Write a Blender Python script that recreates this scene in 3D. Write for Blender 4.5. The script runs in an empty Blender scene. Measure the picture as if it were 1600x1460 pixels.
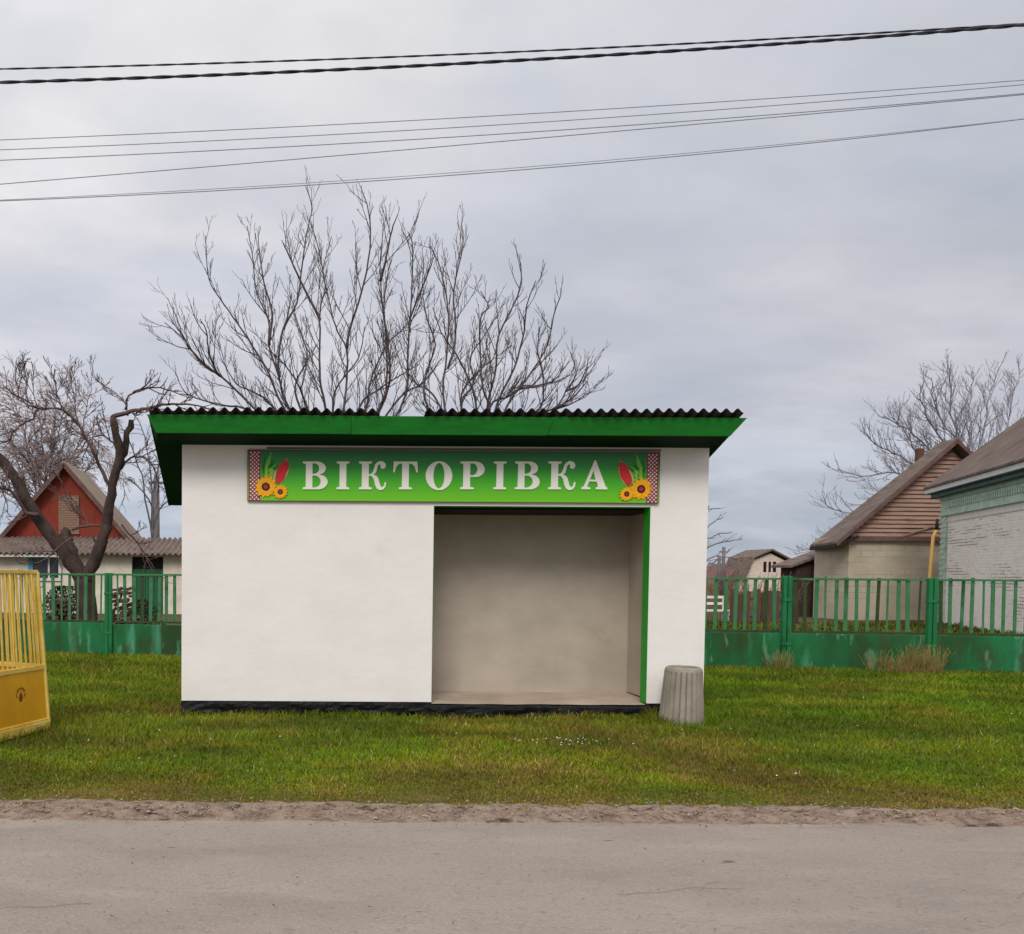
import bpy, math, random
import numpy as np
from mathutils import Vector, Matrix, noise
random.seed(7)
S = bpy.context.scene
C = S.collection
R = math.radians
# ------------------------------------------------------------------ camera
F = 1300.0                      # focal length in photo pixels (1600 wide)
PITCH, ROLL = R(-2.0), R(0.36)
CX, CY = 420.0, 897.0 + F * math.tan(R(2.0))
EYE = Vector((0, 0, 1.5))
cam_d = bpy.data.cameras.new('camera')
cam_d.sensor_width = 36; cam_d.lens = F / 1600 * 36
cam_d.shift_x = (800 - CX) / 1600; cam_d.shift_y = (CY - 730) / 1600
cam_d.clip_start = .05; cam_d.clip_end = 3000
cam = bpy.data.objects.new('camera', cam_d); C.objects.link(cam)
CM = Matrix.Rotation(R(90) + PITCH, 3, 'X') @ Matrix.Rotation(ROLL, 3, 'Z')
cam.matrix_world = Matrix.Translation(EYE) @ CM.to_4x4()
S.camera = cam
def W(px, py, Y):               # point of the photo at distance Y
    d = CM @ Vector(((px - CX) / F, (CY - py) / F, -1))
    return EYE + d * (Y / d.y)
def G(px, py, z=0):             # point of the photo on the ground
    d = CM @ Vector(((px - CX) / F, (CY - py) / F, -1))
    return EYE + d * ((z - 1.5) / d.z)
# ------------------------------------------------------------------ world, sun, exposure
SUN_EL, SUN_AZ = 40, 202        # azimuth clockwise from +Y: behind the camera, a little left
w = bpy.data.worlds.new('World'); S.world = w; w.use_nodes = True
nt = w.node_tree; N = nt.nodes; L = nt.links; N.clear()
def nd(t, **k):
    n = N.new(t)
    for a, b in k.items(): setattr(n, a, b)
    return n
out = nd('ShaderNodeOutputWorld')
sky = nd('ShaderNodeTexSky', sky_type='NISHITA', sun_disc=False, sun_elevation=R(SUN_EL), sun_rotation=R(SUN_AZ))
bg1 = nd('ShaderNodeBackground'); bg1.inputs[1].default_value = .1
L.new(sky.outputs[0], bg1.inputs[0])
tc = nd('ShaderNodeTexCoord'); sp = nd('ShaderNodeSeparateXYZ'); L.new(tc.outputs['Generated'], sp.inputs[0])
def M(op, a, b=None, c=None):
    n = nd('ShaderNodeMath', operation=op)
    for i, v in enumerate((a, b, c)):
        if v is None: continue
        if isinstance(v, (int, float)): n.inputs[i].default_value = v
        else: L.new(v, n.inputs[i])
    return n.outputs[0]
X, Y_, Z = sp.outputs
za = M('MAXIMUM', Z, 0.0); den = M('ADD', za, .22)
cv = nd('ShaderNodeCombineXYZ'); L.new(M('DIVIDE', X, den), cv.inputs[0]); L.new(M('MULTIPLY', M('DIVIDE', Y_, den), 1.5), cv.inputs[1])
n1 = nd('ShaderNodeTexNoise'); n1.inputs['Scale'].default_value = .9; n1.inputs['Detail'].default_value = 6; n1.inputs['Roughness'].default_value = .55; n1.inputs['Distortion'].default_value = .4
L.new(cv.outputs[0], n1.inputs['Vector'])
n2 = nd('ShaderNodeTexNoise'); n2.inputs['Scale'].default_value = 2.6; n2.inputs['Detail'].default_value = 5; n2.inputs['Roughness'].default_value = .5
L.new(cv.outputs[0], n2.inputs['Vector'])
def ramp(fac, stops):
    r = nd('ShaderNodeValToRGB'); e = r.color_ramp.elements
    while len(e) > 1: e.remove(e[-1])
    e[0].position = stops[0][0]; e[0].color = (*stops[0][1], 1)
    for p, c in stops[1:]:
        q = e.new(p); q.color = (*c, 1)
    L.new(fac, r.inputs[0]); return r.outputs[0]
def lin(r, g, b): return tuple(((v / 255 / 12.92) if v / 255 <= .04045 else ((v / 255 + .055) / 1.055) ** 2.4) for v in (r, g, b))
base = ramp(za, [(0, lin(162, 173, 190)), (.10, lin(175, 182, 196)), (.20, lin(188, 190, 200)), (.42, lin(200, 202, 209)), (.62, lin(214, 215, 220)), (.9, lin(250, 250, 252))])
cl = ramp(n1.outputs[0], [(.30, (.86, .89, .94)), (.47, (1, 1, 1)), (.56, (1.13, 1.09, 1.05)), (.63, (1.24, 1.21, 1.17))])
cl2 = ramp(n2.outputs[0], [(.35, (.93, .94, .95)), (.65, (1.08, 1.07, 1.06))])
def mulc(a, b):
    n = nd('ShaderNodeVectorMath', operation='MULTIPLY'); L.new(a, n.inputs[0]); L.new(b, n.inputs[1]); return n.outputs[0]
mixc = mulc(mulc(base, cl), cl2)
side = M('MULTIPLY_ADD', X, -.22, 1.09)           # brighter cloud to the left
back = M('MULTIPLY_ADD', M('MAXIMUM', M('MULTIPLY', Y_, -1.0), 0.0), M('MULTIPLY_ADD', za, 1.9, -.5), 1.0)   # unseen sky behind the camera: brightened high up, dimmed low to darken the recess
mg = nd('ShaderNodeVectorMath', operation='SCALE'); L.new(mixc, mg.inputs[0]); L.new(M('MULTIPLY', side, back), mg.inputs['Scale'])
bg2 = nd('ShaderNodeBackground'); L.new(mg.outputs[0], bg2.inputs[0]); bg2.inputs[1].default_value = 1.0
mx = nd('ShaderNodeMixShader'); mx.inputs[0].default_value = .93
L.new(bg1.outputs[0], mx.inputs[1]); L.new(bg2.outputs[0], mx.inputs[2]); L.new(mx.outputs[0], out.inputs[0])
sd = bpy.data.lights.new('sun', 'SUN'); sd.energy = 1.5; sd.angle = R(20); sd.color = (1, .955, .90)
sun = bpy.data.objects.new('sun', sd); C.objects.link(sun)
az, el = R(SUN_AZ), R(SUN_EL)
sv = Vector((math.sin(az) * math.cos(el), math.cos(az) * math.cos(el), math.sin(el)))
sun.rotation_euler = sv.to_track_quat('Z', 'Y').to_euler()
S.view_settings.view_transform = 'Standard'; S.view_settings.look = 'None'
S.view_settings.exposure = 0.10; S.view_settings.gamma = 1.0
# ------------------------------------------------------------------ materials
def material(name, c1, c2=None, scale=3, rough=.8, c3=None, bump=0, bscale=40, spec=.3, detail=6, stretch=(1, 1, 1), fine=0, lo=.35, hi=.65, isl=0, metal=0):
    m = bpy.data.materials.new(name); m.use_nodes = True
    t = m.node_tree; n = t.nodes; l = t.links; b = n['Principled BSDF']
    b.inputs['Roughness'].default_value = rough; b.inputs['Specular IOR Level'].default_value = spec; b.inputs['Metallic'].default_value = metal
    g = n.new('ShaderNodeTexCoord'); mp = n.new('ShaderNodeMapping'); mp.inputs['Scale'].default_value = stretch
    l.new(g.outputs['Object'], mp.inputs[0])
    tx = n.new('ShaderNodeTexNoise'); tx.inputs['Scale'].default_value = scale; tx.inputs['Detail'].default_value = detail; tx.inputs['Roughness'].default_value = .6
    l.new(mp.outputs[0], tx.inputs['Vector'])
    r = n.new('ShaderNodeValToRGB'); e = r.color_ramp.elements
    c2 = c2 or tuple(v * .88 for v in c1)
    e[0].position = lo; e[0].color = (*c1, 1); e[1].position = hi; e[1].color = (*c2, 1)
    if c3: q = e.new((lo + hi) / 2 + .03); q.color = (*c3, 1)
    l.new(tx.outputs[0], r.inputs[0]); col = r.outputs[0]
    def mulby(fac_out, a, bb):
        nonlocal col
        rr = n.new('ShaderNodeMapRange'); rr.inputs['To Min'].default_value = a; rr.inputs['To Max'].default_value = bb
        l.new(fac_out, rr.inputs[0])
        v = n.new('ShaderNodeVectorMath'); v.operation = 'SCALE'; l.new(col, v.inputs[0]); l.new(rr.outputs[0], v.inputs['Scale']); col = v.outputs[0]
    if fine:
        f = n.new('ShaderNodeTexNoise'); f.inputs['Scale'].default_value = bscale; f.inputs['Detail'].default_value = 3; l.new(mp.outputs[0], f.inputs['Vector'])
        mulby(f.outputs[0], 1 - fine, 1 + fine)
    if isl:
        ge = n.new('ShaderNodeNewGeometry'); mulby(ge.outputs['Random Per Island'], 1 - isl, 1 + isl)
    l.new(col, b.inputs['Base Color'])
    if bump:
        f = n.new('ShaderNodeTexNoise'); f.inputs['Scale'].default_value = bscale; f.inputs['Detail'].default_value = 5; l.new(mp.outputs[0], f.inputs['Vector'])
        bp = n.new('ShaderNodeBump'); bp.inputs['Strength'].default_value = bump; bp.inputs['Distance'].default_value = .02
        l.new(f.outputs[0], bp.inputs['Height']); l.new(bp.outputs[0], b.inputs['Normal'])
    m['col'] = 0
    return m
def brick_material(name, c1, c2, mortar, bw, rh, msize, offset=.5, worn=None, wornlo=.55, rough=.85, bump=.3):
    """bricks laid in the wall plane; worn: colour showing in patches of the joints"""
    m = material(name, c1, c2, scale=1.2, rough=rough, fine=.06, bscale=30)
    t = m.node_tree; n = t.nodes; l = t.links; b = n['Principled BSDF']
    src = b.inputs['Base Color'].links[0].from_socket
    g = n.new('ShaderNodeTexCoord'); s = n.new('ShaderNodeSeparateXYZ'); l.new(g.outputs['Object'], s.inputs[0])
    ad = n.new('ShaderNodeMath'); ad.operation = 'ADD'; l.new(s.outputs[0], ad.inputs[0]); l.new(s.outputs[1], ad.inputs[1])
    cb = n.new('ShaderNodeCombineXYZ'); l.new(ad.outputs[0], cb.inputs[0]); l.new(s.outputs[2], cb.inputs[1])
    bt = n.new('ShaderNodeTexBrick'); bt.offset = offset; bt.inputs['Scale'].default_value = 1
    bt.inputs['Brick Width'].default_value = bw; bt.inputs['Row Height'].default_value = rh; bt.inputs['Mortar Size'].default_value = msize; bt.inputs['Mortar Smooth'].default_value = .3
    bt.inputs['Color1'].default_value = (.92, .92, .92, 1); bt.inputs['Color2'].default_value = (1.05, 1.05, 1.05, 1); bt.inputs['Mortar'].default_value = (1, 1, 1, 1)
    l.new(cb.outputs[0], bt.inputs['Vector'])
    mu = n.new('ShaderNodeVectorMath'); mu.operation = 'MULTIPLY'; l.new(src, mu.inputs[0]); l.new(bt.outputs['Color'], mu.inputs[1])
    no = n.new('ShaderNodeTexNoise'); no.inputs['Scale'].default_value = .9; no.inputs['Detail'].default_value = 8; no.inputs['Roughness'].default_value = .75; mpp = n.new('ShaderNodeMapping'); mpp.inputs['Scale'].default_value = (.3, .3, 1.5); l.new(g.outputs['Object'], mpp.inputs[0]); l.new(mpp.outputs[0], no.inputs['Vector'])
    mr = n.new('ShaderNodeMapRange'); mr.inputs['From Min'].default_value = wornlo; mr.inputs['From Max'].default_value = wornlo + .06; l.new(no.outputs[0], mr.inputs[0])
    fm = n.new('ShaderNodeMath'); fm.operation = 'MULTIPLY'; l.new(bt.outputs['Fac'], fm.inputs[0]); l.new(mr.outputs[0], fm.inputs[1])
    mi = n.new('ShaderNodeMix'); mi.data_type = 'RGBA'; l.new(fm.outputs[0], mi.inputs[0]); l.new(mu.outputs[0], mi.inputs[6]); mi.inputs[7].default_value = (*mortar, 1)
    l.new(mi.outputs[2], b.inputs['Base Color'])
    bp = n.new('ShaderNodeBump'); bp.invert = True; bp.inputs['Strength'].default_value = bump; bp.inputs['Distance'].default_value = .02
    l.new(bt.outputs['Fac'], bp.inputs['Height']); l.new(bp.outputs[0], b.inputs['Normal'])
    return m
def wall_material(name, c1, c2, dirt, d0, d1):
    """lime-washed plaster: soft trowel marks and a few grimy patches"""
    m = material(name, c1, c2, scale=1.6, rough=.92, bump=.14, bscale=9, stretch=(1, 1, 1.5), fine=.02, spec=.15)
    t = m.node_tree; n = t.nodes; l = t.links; b = n['Principled BSDF']
    src = b.inputs['Base Color'].links[0].from_socket
    g = n.new('ShaderNodeTexCoord')
    no = n.new('ShaderNodeTexNoise'); no.inputs['Scale'].default_value = 1.1; no.inputs['Detail'].default_value = 9; no.inputs['Roughness'].default_value = .7; l.new(g.outputs['Object'], no.inputs['Vector'])
    mr = n.new('ShaderNodeMapRange'); mr.inputs['From Min'].default_value = d0; mr.inputs['From Max'].default_value = d1; mr.inputs['To Max'].default_value = .6; l.new(no.outputs[0], mr.inputs[0])
    mi = n.new('ShaderNodeMix'); mi.data_type = 'RGBA'; l.new(mr.outputs[0], mi.inputs[0]); l.new(src, mi.inputs[6]); mi.inputs[7].default_value = (*dirt, 1)
    l.new(mi.outputs[2], b.inputs['Base Color']); return m
# ------------------------------------------------------------------ mesh helpers
class MB:
    def __init__(s): s.v = []; s.f = []; s.m = []
    def add(s, vs, fs, mi=0):
        o = len(s.v); s.v += [tuple(v) for v in vs]; s.f += [tuple(o + i for i in f) for f in fs]; s.m += [mi] * len(fs)
    def box(s, a, b, mi=0):
        x0, y0, z0 = a; x1, y1, z1 = b
        s.add([(x0, y0, z0), (x1, y0, z0), (x1, y1, z0), (x0, y1, z0), (x0, y0, z1), (x1, y0, z1), (x1, y1, z1), (x0, y1, z1)],
              [(0, 3, 2, 1), (4, 5, 6, 7), (0, 1, 5, 4), (1, 2, 6, 5), (2, 3, 7, 6), (3, 0, 4, 7)], mi)
    def bar(s, p, q, wx, wy, mi=0, up=None):     # rectangular bar from p to q
        p = Vector(p); q = Vector(q); d = (q - p).normalized()
        u = Vector(up) if up else (Vector((0, 1, 0)) if abs(d.z) > .7 else Vector((0, 0, 1)))
        a = d.cross(u).normalized(); b = a.cross(d).normalized(); a = a * wx / 2; b = b * wy / 2
        s.add([p - a - b, p + a - b, p + a + b, p - a + b, q - a - b, q + a - b, q + a + b, q - a + b],
              [(0, 3, 2, 1), (4, 5, 6, 7), (0, 1, 5, 4), (1, 2, 6, 5), (2, 3, 7, 6), (3, 0, 4, 7)], mi)
    def prism(s, poly, d, mi=0):                 # polygon (3-d points) extruded by vector d
        n = len(poly); d = Vector(d); vs = [Vector(p) for p in poly]; vs += [v + d for v in vs]
        s.add(vs, [tuple(range(n - 1, -1, -1)), tuple(range(n, 2 * n))] + [(i, (i + 1) % n, (i + 1) % n + n, i + n) for i in range(n)], mi)
    def tube(s, pts, rad, n=5, mi=0, cap=True):
        pts = [Vector(p) for p in pts]; k = len(pts)
        if not hasattr(rad, '__len__'): rad = [rad] * k
        d0 = (pts[1] - pts[0]).normalized()
        a = d0.orthogonal().normalized(); o = len(s.v)
        for i, p in enumerate(pts):
            d = (pts[min(i + 1, k - 1)] - pts[max(i - 1, 0)]).normalized()
            a = (a - d * a.dot(d)); a = a.normalized() if a.length > 1e-6 else d.orthogonal().normalized()
            b = d.cross(a)
            for j in range(n):
                t = 2 * math.pi * j / n; s.v.append(tuple(p + (a * math.cos(t) + b * math.sin(t)) * rad[i]))
        for i in range(k - 1):
            for j in range(n):
                j2 = (j + 1) % n; s.f.append((o + i * n + j, o + i * n + j2, o + (i + 1) * n + j2, o + (i + 1) * n + j)); s.m.append(mi)
        if cap:
            s.f.append(tuple(o + j for j in range(n - 1, -1, -1))); s.f.append(tuple(o + (k - 1) * n + j for j in range(n))); s.m += [mi, mi]
    def build(s, name, mats, parent=None, smooth=False, bevel=0):
        off = Vector(parent['_loc']) if parent is not None and '_loc' in parent else Vector((0, 0, 0))
        me = bpy.data.meshes.new(name); me.from_pydata([(v[0] - off[0], v[1] - off[1], v[2] - off[2]) for v in s.v], [], s.f)
        mats = mats if isinstance(mats, (list, tuple)) else [mats]
        for m in mats: me.materials.append(m)
        me.polygons.foreach_set('material_index', s.m)
        if smooth: me.polygons.foreach_set('use_smooth', [True] * len(s.f))
        me.update(); o = bpy.data.objects.new(name, me); C.objects.link(o)
        if parent is not None: o.parent = parent; o['_loc'] = tuple(off)
        if bevel:
            b = o.modifiers.new('bevel', 'BEVEL'); b.width = bevel; b.segments = 2; b.limit_method = 'ANGLE'
        return o
def thing(name, label, cat, loc, group=None):
    o = bpy.data.objects.new(name, None); C.objects.link(o); o.location = loc; o['_loc'] = tuple(loc)
    o['label'] = label; o['category'] = cat
    if group: o['group'] = group
    return o
def tag(o, label, cat, group=None):
    o['label'] = label; o['category'] = cat
    if group: o['group'] = group
    return o
def struct(o, kind='structure'): o['kind'] = kind; return o
def smooth_pts(pts, per=4):
    pts = [Vector(p) for p in pts]
    if len(pts) < 3: return pts
    P = [pts[0] * 2 - pts[1]] + pts + [pts[-1] * 2 - pts[-2]]; o = []
    for i in range(1, len(P) - 2):
        a, b, c, d = P[i - 1:i + 3]
        for k in range(per):
            t = k / per; o.append(.5 * ((2 * b) + (c - a) * t + (2 * a - 5 * b + 4 * c - d) * t * t + (3 * b - a - 3 * c + d) * t ** 3))
    o.append(pts[-1]); return o
def nz(*a): return noise.noise(Vector(a))

# ================================================================== GROUND
GRASS_EDGE, ROAD_EDGE = 5.37, 4.98
def grass_edge(x): return GRASS_EDGE + .02 - .012 * x + .07 * nz(x * 1.3, 3, 0) + .05 * nz(x * 5, 9, 0) + .06 * nz(x * 11, 1, 0) + .05 * nz(x * 27, 1, 0)
m_ground = material('turf_soil', lin(74, 78, 16), lin(104, 88, 48), scale=4, rough=1, c3=lin(86, 82, 28), fine=.35, bscale=60, bump=.6)
b = MB(); n = 60
xs = [-400, -120, -40, -12] + [-10 + 28 * i / n for i in range(n + 1)] + [22, 60, 160, 500]
ys = [-60, 3, 5.2] + [5.4 + 16 * i / 50 for i in range(51)] + [25, 40, 80, 200, 900]
def gh(x, y):
    h = 0
    if 5.2 < y < 30: h = .03 * nz(x * .7, y * .7, 2) + .012 * nz(x * 3, y * 3, 5)
    if 5.2 < y < 5.8: h *= (y - 5.2) / .6
    return h - (.012 if y <= 5.4 else 0)
b.v = [(x, y, gh(x, y)) for y in ys for x in xs]; nx = len(xs)
GXS, GYS, GZ = np.array(xs, float), np.array(ys, float), np.array([v[2] for v in b.v]).reshape(len(ys), len(xs))
def ground_z(x, y):
    i = np.clip(np.searchsorted(GXS, x) - 1, 0, len(GXS) - 2); j = np.clip(np.searchsorted(GYS, y) - 1, 0, len(GYS) - 2)
    u = (x - GXS[i]) / (GXS[i + 1] - GXS[i]); v = (y - GYS[j]) / (GYS[j + 1] - GYS[j])
    return (GZ[j, i] * (1 - u) + GZ[j, i + 1] * u) * (1 - v) + (GZ[j + 1, i] * (1 - u) + GZ[j + 1, i + 1] * u) * v
b.f = [(j * nx + i, j * nx + i + 1, (j + 1) * nx + i + 1, (j + 1) * nx + i) for j in range(len(ys) - 1) for i in range(nx - 1)]; b.m = [0] * len(b.f)
struct(b.build('ground', m_ground, smooth=True))
# road with worn asphalt
m_road = material('worn_asphalt', lin(152, 141, 131), lin(140, 131, 122), scale=.9, rough=.95, c3=lin(148, 136, 126), fine=.26, bscale=95, bump=.5, spec=.2, stretch=(.6, 1.2, 1), lo=.4, hi=.6)
t = m_road.node_tree; n_ = t.nodes; l_ = t.links; bs = n_['Principled BSDF']; src = bs.inputs['Base Color'].links[0].from_socket
g = n_.new('ShaderNodeTexCoord')
def darks(src, scale, lo, hi, colr, amt, stretch=(1, 1, 1), kind='noise'):
    mp = n_.new('ShaderNodeMapping'); mp.inputs['Scale'].default_value = stretch; l_.new(g.outputs['Object'], mp.inputs[0])
    if kind == 'noise':
        no = n_.new('ShaderNodeTexNoise'); no.inputs['Scale'].default_value = scale; no.inputs['Detail'].default_value = 5; fo = no.outputs[0]
    else:
        no = n_.new('ShaderNodeTexVoronoi'); no.feature = kind; no.inputs['Scale'].default_value = scale; fo = no.outputs['Distance']
    l_.new(mp.outputs[0], no.inputs['Vector'])
    mr = n_.new('ShaderNodeMapRange'); mr.inputs['From Min'].default_value = lo; mr.inputs['From Max'].default_value = hi; mr.inputs['To Max'].default_value = amt; l_.new(fo, mr.inputs[0])
    mi = n_.new('ShaderNodeMix'); mi.data_type = 'RGBA'; l_.new(mr.outputs[0], mi.inputs[0]); l_.new(src, mi.inputs[6]); mi.inputs[7].default_value = (*colr, 1); return mi.outputs[2]
src = darks(src, 9, .70, .74, lin(92, 82, 78), .8, (.5, 1.3, 1))
src = darks(src, 2.5, .56, .75, lin(172, 160, 148), .6, (.35, 1, 1))
src = darks(src, 45, .66, .74, lin(112, 102, 96), .7)
src = darks(src, 70, .10, .03, lin(120, 110, 104), .35, (1, 1, 1), 'F1')
src = darks(src, 60, .64, .72, lin(182, 172, 162), .6); src = darks(src, 26, .58, .72, lin(120, 110, 102), .5)
l_.new(src, bs.inputs['Base Color'])
b = MB(); xs = [-300, -60] + [-12 + .06 * i for i in range(500)] + [60, 300]; nx = len(xs)
def redge(x): return ROAD_EDGE + .012 * nz(x * 2, 0, 7) + .012 * nz(x * 9, 0, 7)
rows = [lambda x: -4, lambda x: -.3, lambda x: 2.0, lambda x: 3.5, lambda x: 4.3, redge]
zz = [.02, .06, .07, .055, .035, .012]
b.v = [(x, r(x), zz[k] + (.004 * nz(x * 2, k * 3, 1))) for k, r in enumerate(rows) for x in xs]
b.f = [(j * nx + i, j * nx + i + 1, (j + 1) * nx + i + 1, (j + 1) * nx + i) for j in range(len(rows) - 1) for i in range(nx - 1)]; b.m = [0] * len(b.f)
struct(b.build('road', m_road, smooth=True))
b = MB(); rnd = random.Random(12)
for (x, y, a, ln_) in ((1.6, 3.72, .12, .7), (2.0, 3.80, .5, .25), (3.4, 3.72, .25, .4), (-1.2, 3.5, .05, .5)):
    w_ = .002; p = []; k = 0
    while k * .05 < ln_:
        zr0 = float(np.interp(y, [2, 3.5, 4.3, 4.98], [.07, .055, .035, .012])) + .0045
        p.append((x, y, zr0, w_ * (.35 + .9 * abs(nz(k * .4, x, 1)) + .3))); a2 = a + .9 * nz(k * .35, ln_, 3); x += .05 * math.cos(a2); y += .05 * math.sin(a2); k += 1
    vs = [(q[0], q[1] + sg_ * q[3], q[2]) for q in p for sg_ in (-1, 1)]; b.add(vs, [(2 * i, 2 * i + 2, 2 * i + 3, 2 * i + 1) for i in range(len(p) - 1)])
struct(b.build('road_crack', material('crack_dark', lin(112, 101, 92), lin(140, 128, 118), scale=14)))  # thin ribbons of darker colour laid on the asphalt as cracks
# dirt shoulder with crumbled relief
m_dirt = material('sandy_dirt', lin(158, 138, 122), lin(78, 58, 46), scale=6, rough=1, c3=lin(134, 112, 96), fine=.3, bscale=90, bump=.8, stretch=(1, 1.8, 1), lo=.42, hi=.68)
b = MB(); nx = 700; ny = 14; xs = [-12 + 28 * i / (nx - 1) for i in range(nx)]
for j in range(ny):
    t_ = j / (ny - 1)
    for x in xs:
        y0 = ROAD_EDGE - .05 + .015 * nz(x * 3, 4, 4); y1 = grass_edge(x) + .03
        y = y0 + (y1 - y0) * t_
        k = min(1, t_ * 5) * min(1, (1 - t_) * 3)
        rut = .012 * math.sin(38 * (x + (y - 5.2) * 1.2 * math.copysign(1, math.sin(x * .9))) + 3 * nz(x, y, 0)) if -1 < x < 4.5 and .25 < t_ < .75 else 0
        z = .010 + (.010 + .018 * nz(x * 4, y * 9, 1) + .024 * nz(x * 15, y * 19, 6) + rut) * k - .012 * (t_ > .95)
        b.v.append((x, y, z))
b.f = [(j * nx + i, j * nx + i + 1, (j + 1) * nx + i + 1, (j + 1) * nx + i) for j in range(ny - 1) for i in range(nx - 1)]; b.m = [0] * len(b.f)
struct(b.build('dirt_shoulder', m_dirt, smooth=True))
# crumbs and pebbles on shoulder and road edge
m_peb = material('pebble', lin(150, 138, 126), lin(110, 98, 88), scale=8, rough=.95, isl=.35)
b = MB(); rnd = random.Random(3)
for i in range(3600):
    x = rnd.uniform(-4, 9); y = rnd.gauss(5.15, .13) if i % 6 else rnd.uniform(3.2, 5)
    s_ = rnd.uniform(.004, .012) * (1.6 if rnd.random() < .08 else 1)
    if not i % 6: s_ *= .5
    z = (.03 if y > 4.95 else .035 + .03 * min(1, (4.95 - y))) + s_ * .1
    vs = [(x + s_ * a * rnd.uniform(.6, 1.3), y + s_ * c * rnd.uniform(.6, 1.3), z + s_ * .6 * d) for a, c, d in ((1, 0, 0), (0, 1, 0), (-1, 0, 0), (0, -1, 0), (0, 0, 1), (0, 0, -1))]
    b.add(vs, [(0, 1, 4), (1, 2, 4), (2, 3, 4), (3, 0, 4), (1, 0, 5), (2, 1, 5), (3, 2, 5), (0, 3, 5)])
struct(b.build('gravel', m_peb), 'stuff')
m_dl = material('dead_leaf', lin(120, 92, 60), lin(72, 54, 38), scale=9, rough=.9, isl=.4)
b = MB(); rnd = random.Random(8)
for i in range(520):
    on = i % 9 == 0; x = rnd.uniform(-3.5, 8.5); y = rnd.uniform(3.4, 4.9) if on else 5.2 + 3.4 * rnd.random() ** 1.6; z = .075 if on else .03; s_ = rnd.uniform(.008, .022) * (.7 if on else 1); a = rnd.uniform(0, 6.28); ca, sa = math.cos(a) * s_, math.sin(a) * s_; hh = s_ * rnd.uniform(.1, .6)
    b.add([(x - ca, y - sa, z), (x + sa * .5, y - ca * .5, z + hh * .3), (x + ca, y + sa, z + hh), (x - sa * .5, y + ca * .5, z + hh * .4)], [(0, 1, 2, 3)])
struct(b.build('leaf_litter', m_dl), 'stuff')
m_fl = material('white_blossom', lin(226, 226, 214), scale=5); b = MB()
for i in range(70):
    if i < 34: x, y = rnd.gauss(2.62, .16), rnd.gauss(7.3, .09)
    else: x, y = rnd.uniform(-2, 9), rnd.uniform(6, 10)
    if -1 < x < 4.7 and y > 8.7: continue
    s_ = rnd.uniform(.005, .010); z = rnd.uniform(.035, .06)
    b.add([(x - s_, y, z), (x, y - s_, z + .003), (x + s_, y, z), (x, y + s_, z + .004), (x, y, z + s_)], [(0, 1, 4), (1, 2, 4), (2, 3, 4), (3, 0, 4)])
struct(b.build('verge_flowers', m_fl), 'stuff')
# bare earth of the yards behind the fence
m_earth = material('garden_earth', lin(84, 66, 48), lin(62, 50, 34), scale=.8, rough=1, c3=lin(74, 74, 36), fine=.3, bscale=12, bump=.8)
b = MB(); nx, ny = 40, 24
for j in range(ny):
    for i in range(nx):
        x = -30 + 70 * i / (nx - 1); y = 14.2 - .12 * (x - 3) + (62 * (j / (ny - 1)) ** 1.6)
        b.v.append((x, y, .05 + .08 * nz(x * .5, y * .5, 8) + (.03 if j else -.05)))
b.f = [(j * nx + i, j * nx + i + 1, (j + 1) * nx + i + 1, (j + 1) * nx + i) for j in range(ny - 1) for i in range(nx - 1)]; b.m = [0] * len(b.f)
struct(b.build('garden_soil', m_earth, smooth=True))
# ---------------------------------------------------------------- grass blades
def blade_material(name):
    m = bpy.data.materials.new(name); m.use_nodes = True; t = m.node_tree; n = t.nodes; l = t.links; b = n['Principled BSDF']
    b.inputs['Roughness'].default_value = .7; b.inputs['Specular IOR Level'].default_value = .2
    at = n.new('ShaderNodeAttribute'); at.attribute_name = 'tint'
    l.new(at.outputs['Color'], b.inputs['Base Color']); return m
def fbm(x, y, s, seed):
    # value noise on a lattice, vectorised
    rs = np.random.RandomState(seed); T = rs.rand(256, 256); o = np.zeros_like(x); a = .5; tot = 0
    for k in range(4):
        u = x * s; v = y * s; i = np.floor(u).astype(int); j = np.floor(v).astype(int); fu = u - i; fv = v - j
        fu = fu * fu * (3 - 2 * fu); fv = fv * fv * (3 - 2 * fv)
        q = lambda p, r: T[p % 256, r % 256]
        o += a * ((q(i, j) * (1 - fu) + q(i + 1, j) * fu) * (1 - fv) + (q(i, j + 1) * (1 - fu) + q(i + 1, j + 1) * fu) * fv)
        tot += a; a *= .5; s *= 2.1
    return o / tot
bc = W(1067, 1128, 8.42); bc.z = 0; Acor = G(76, 1139); Acor.z = 0
m_blade = blade_material('grass_blade')
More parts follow.
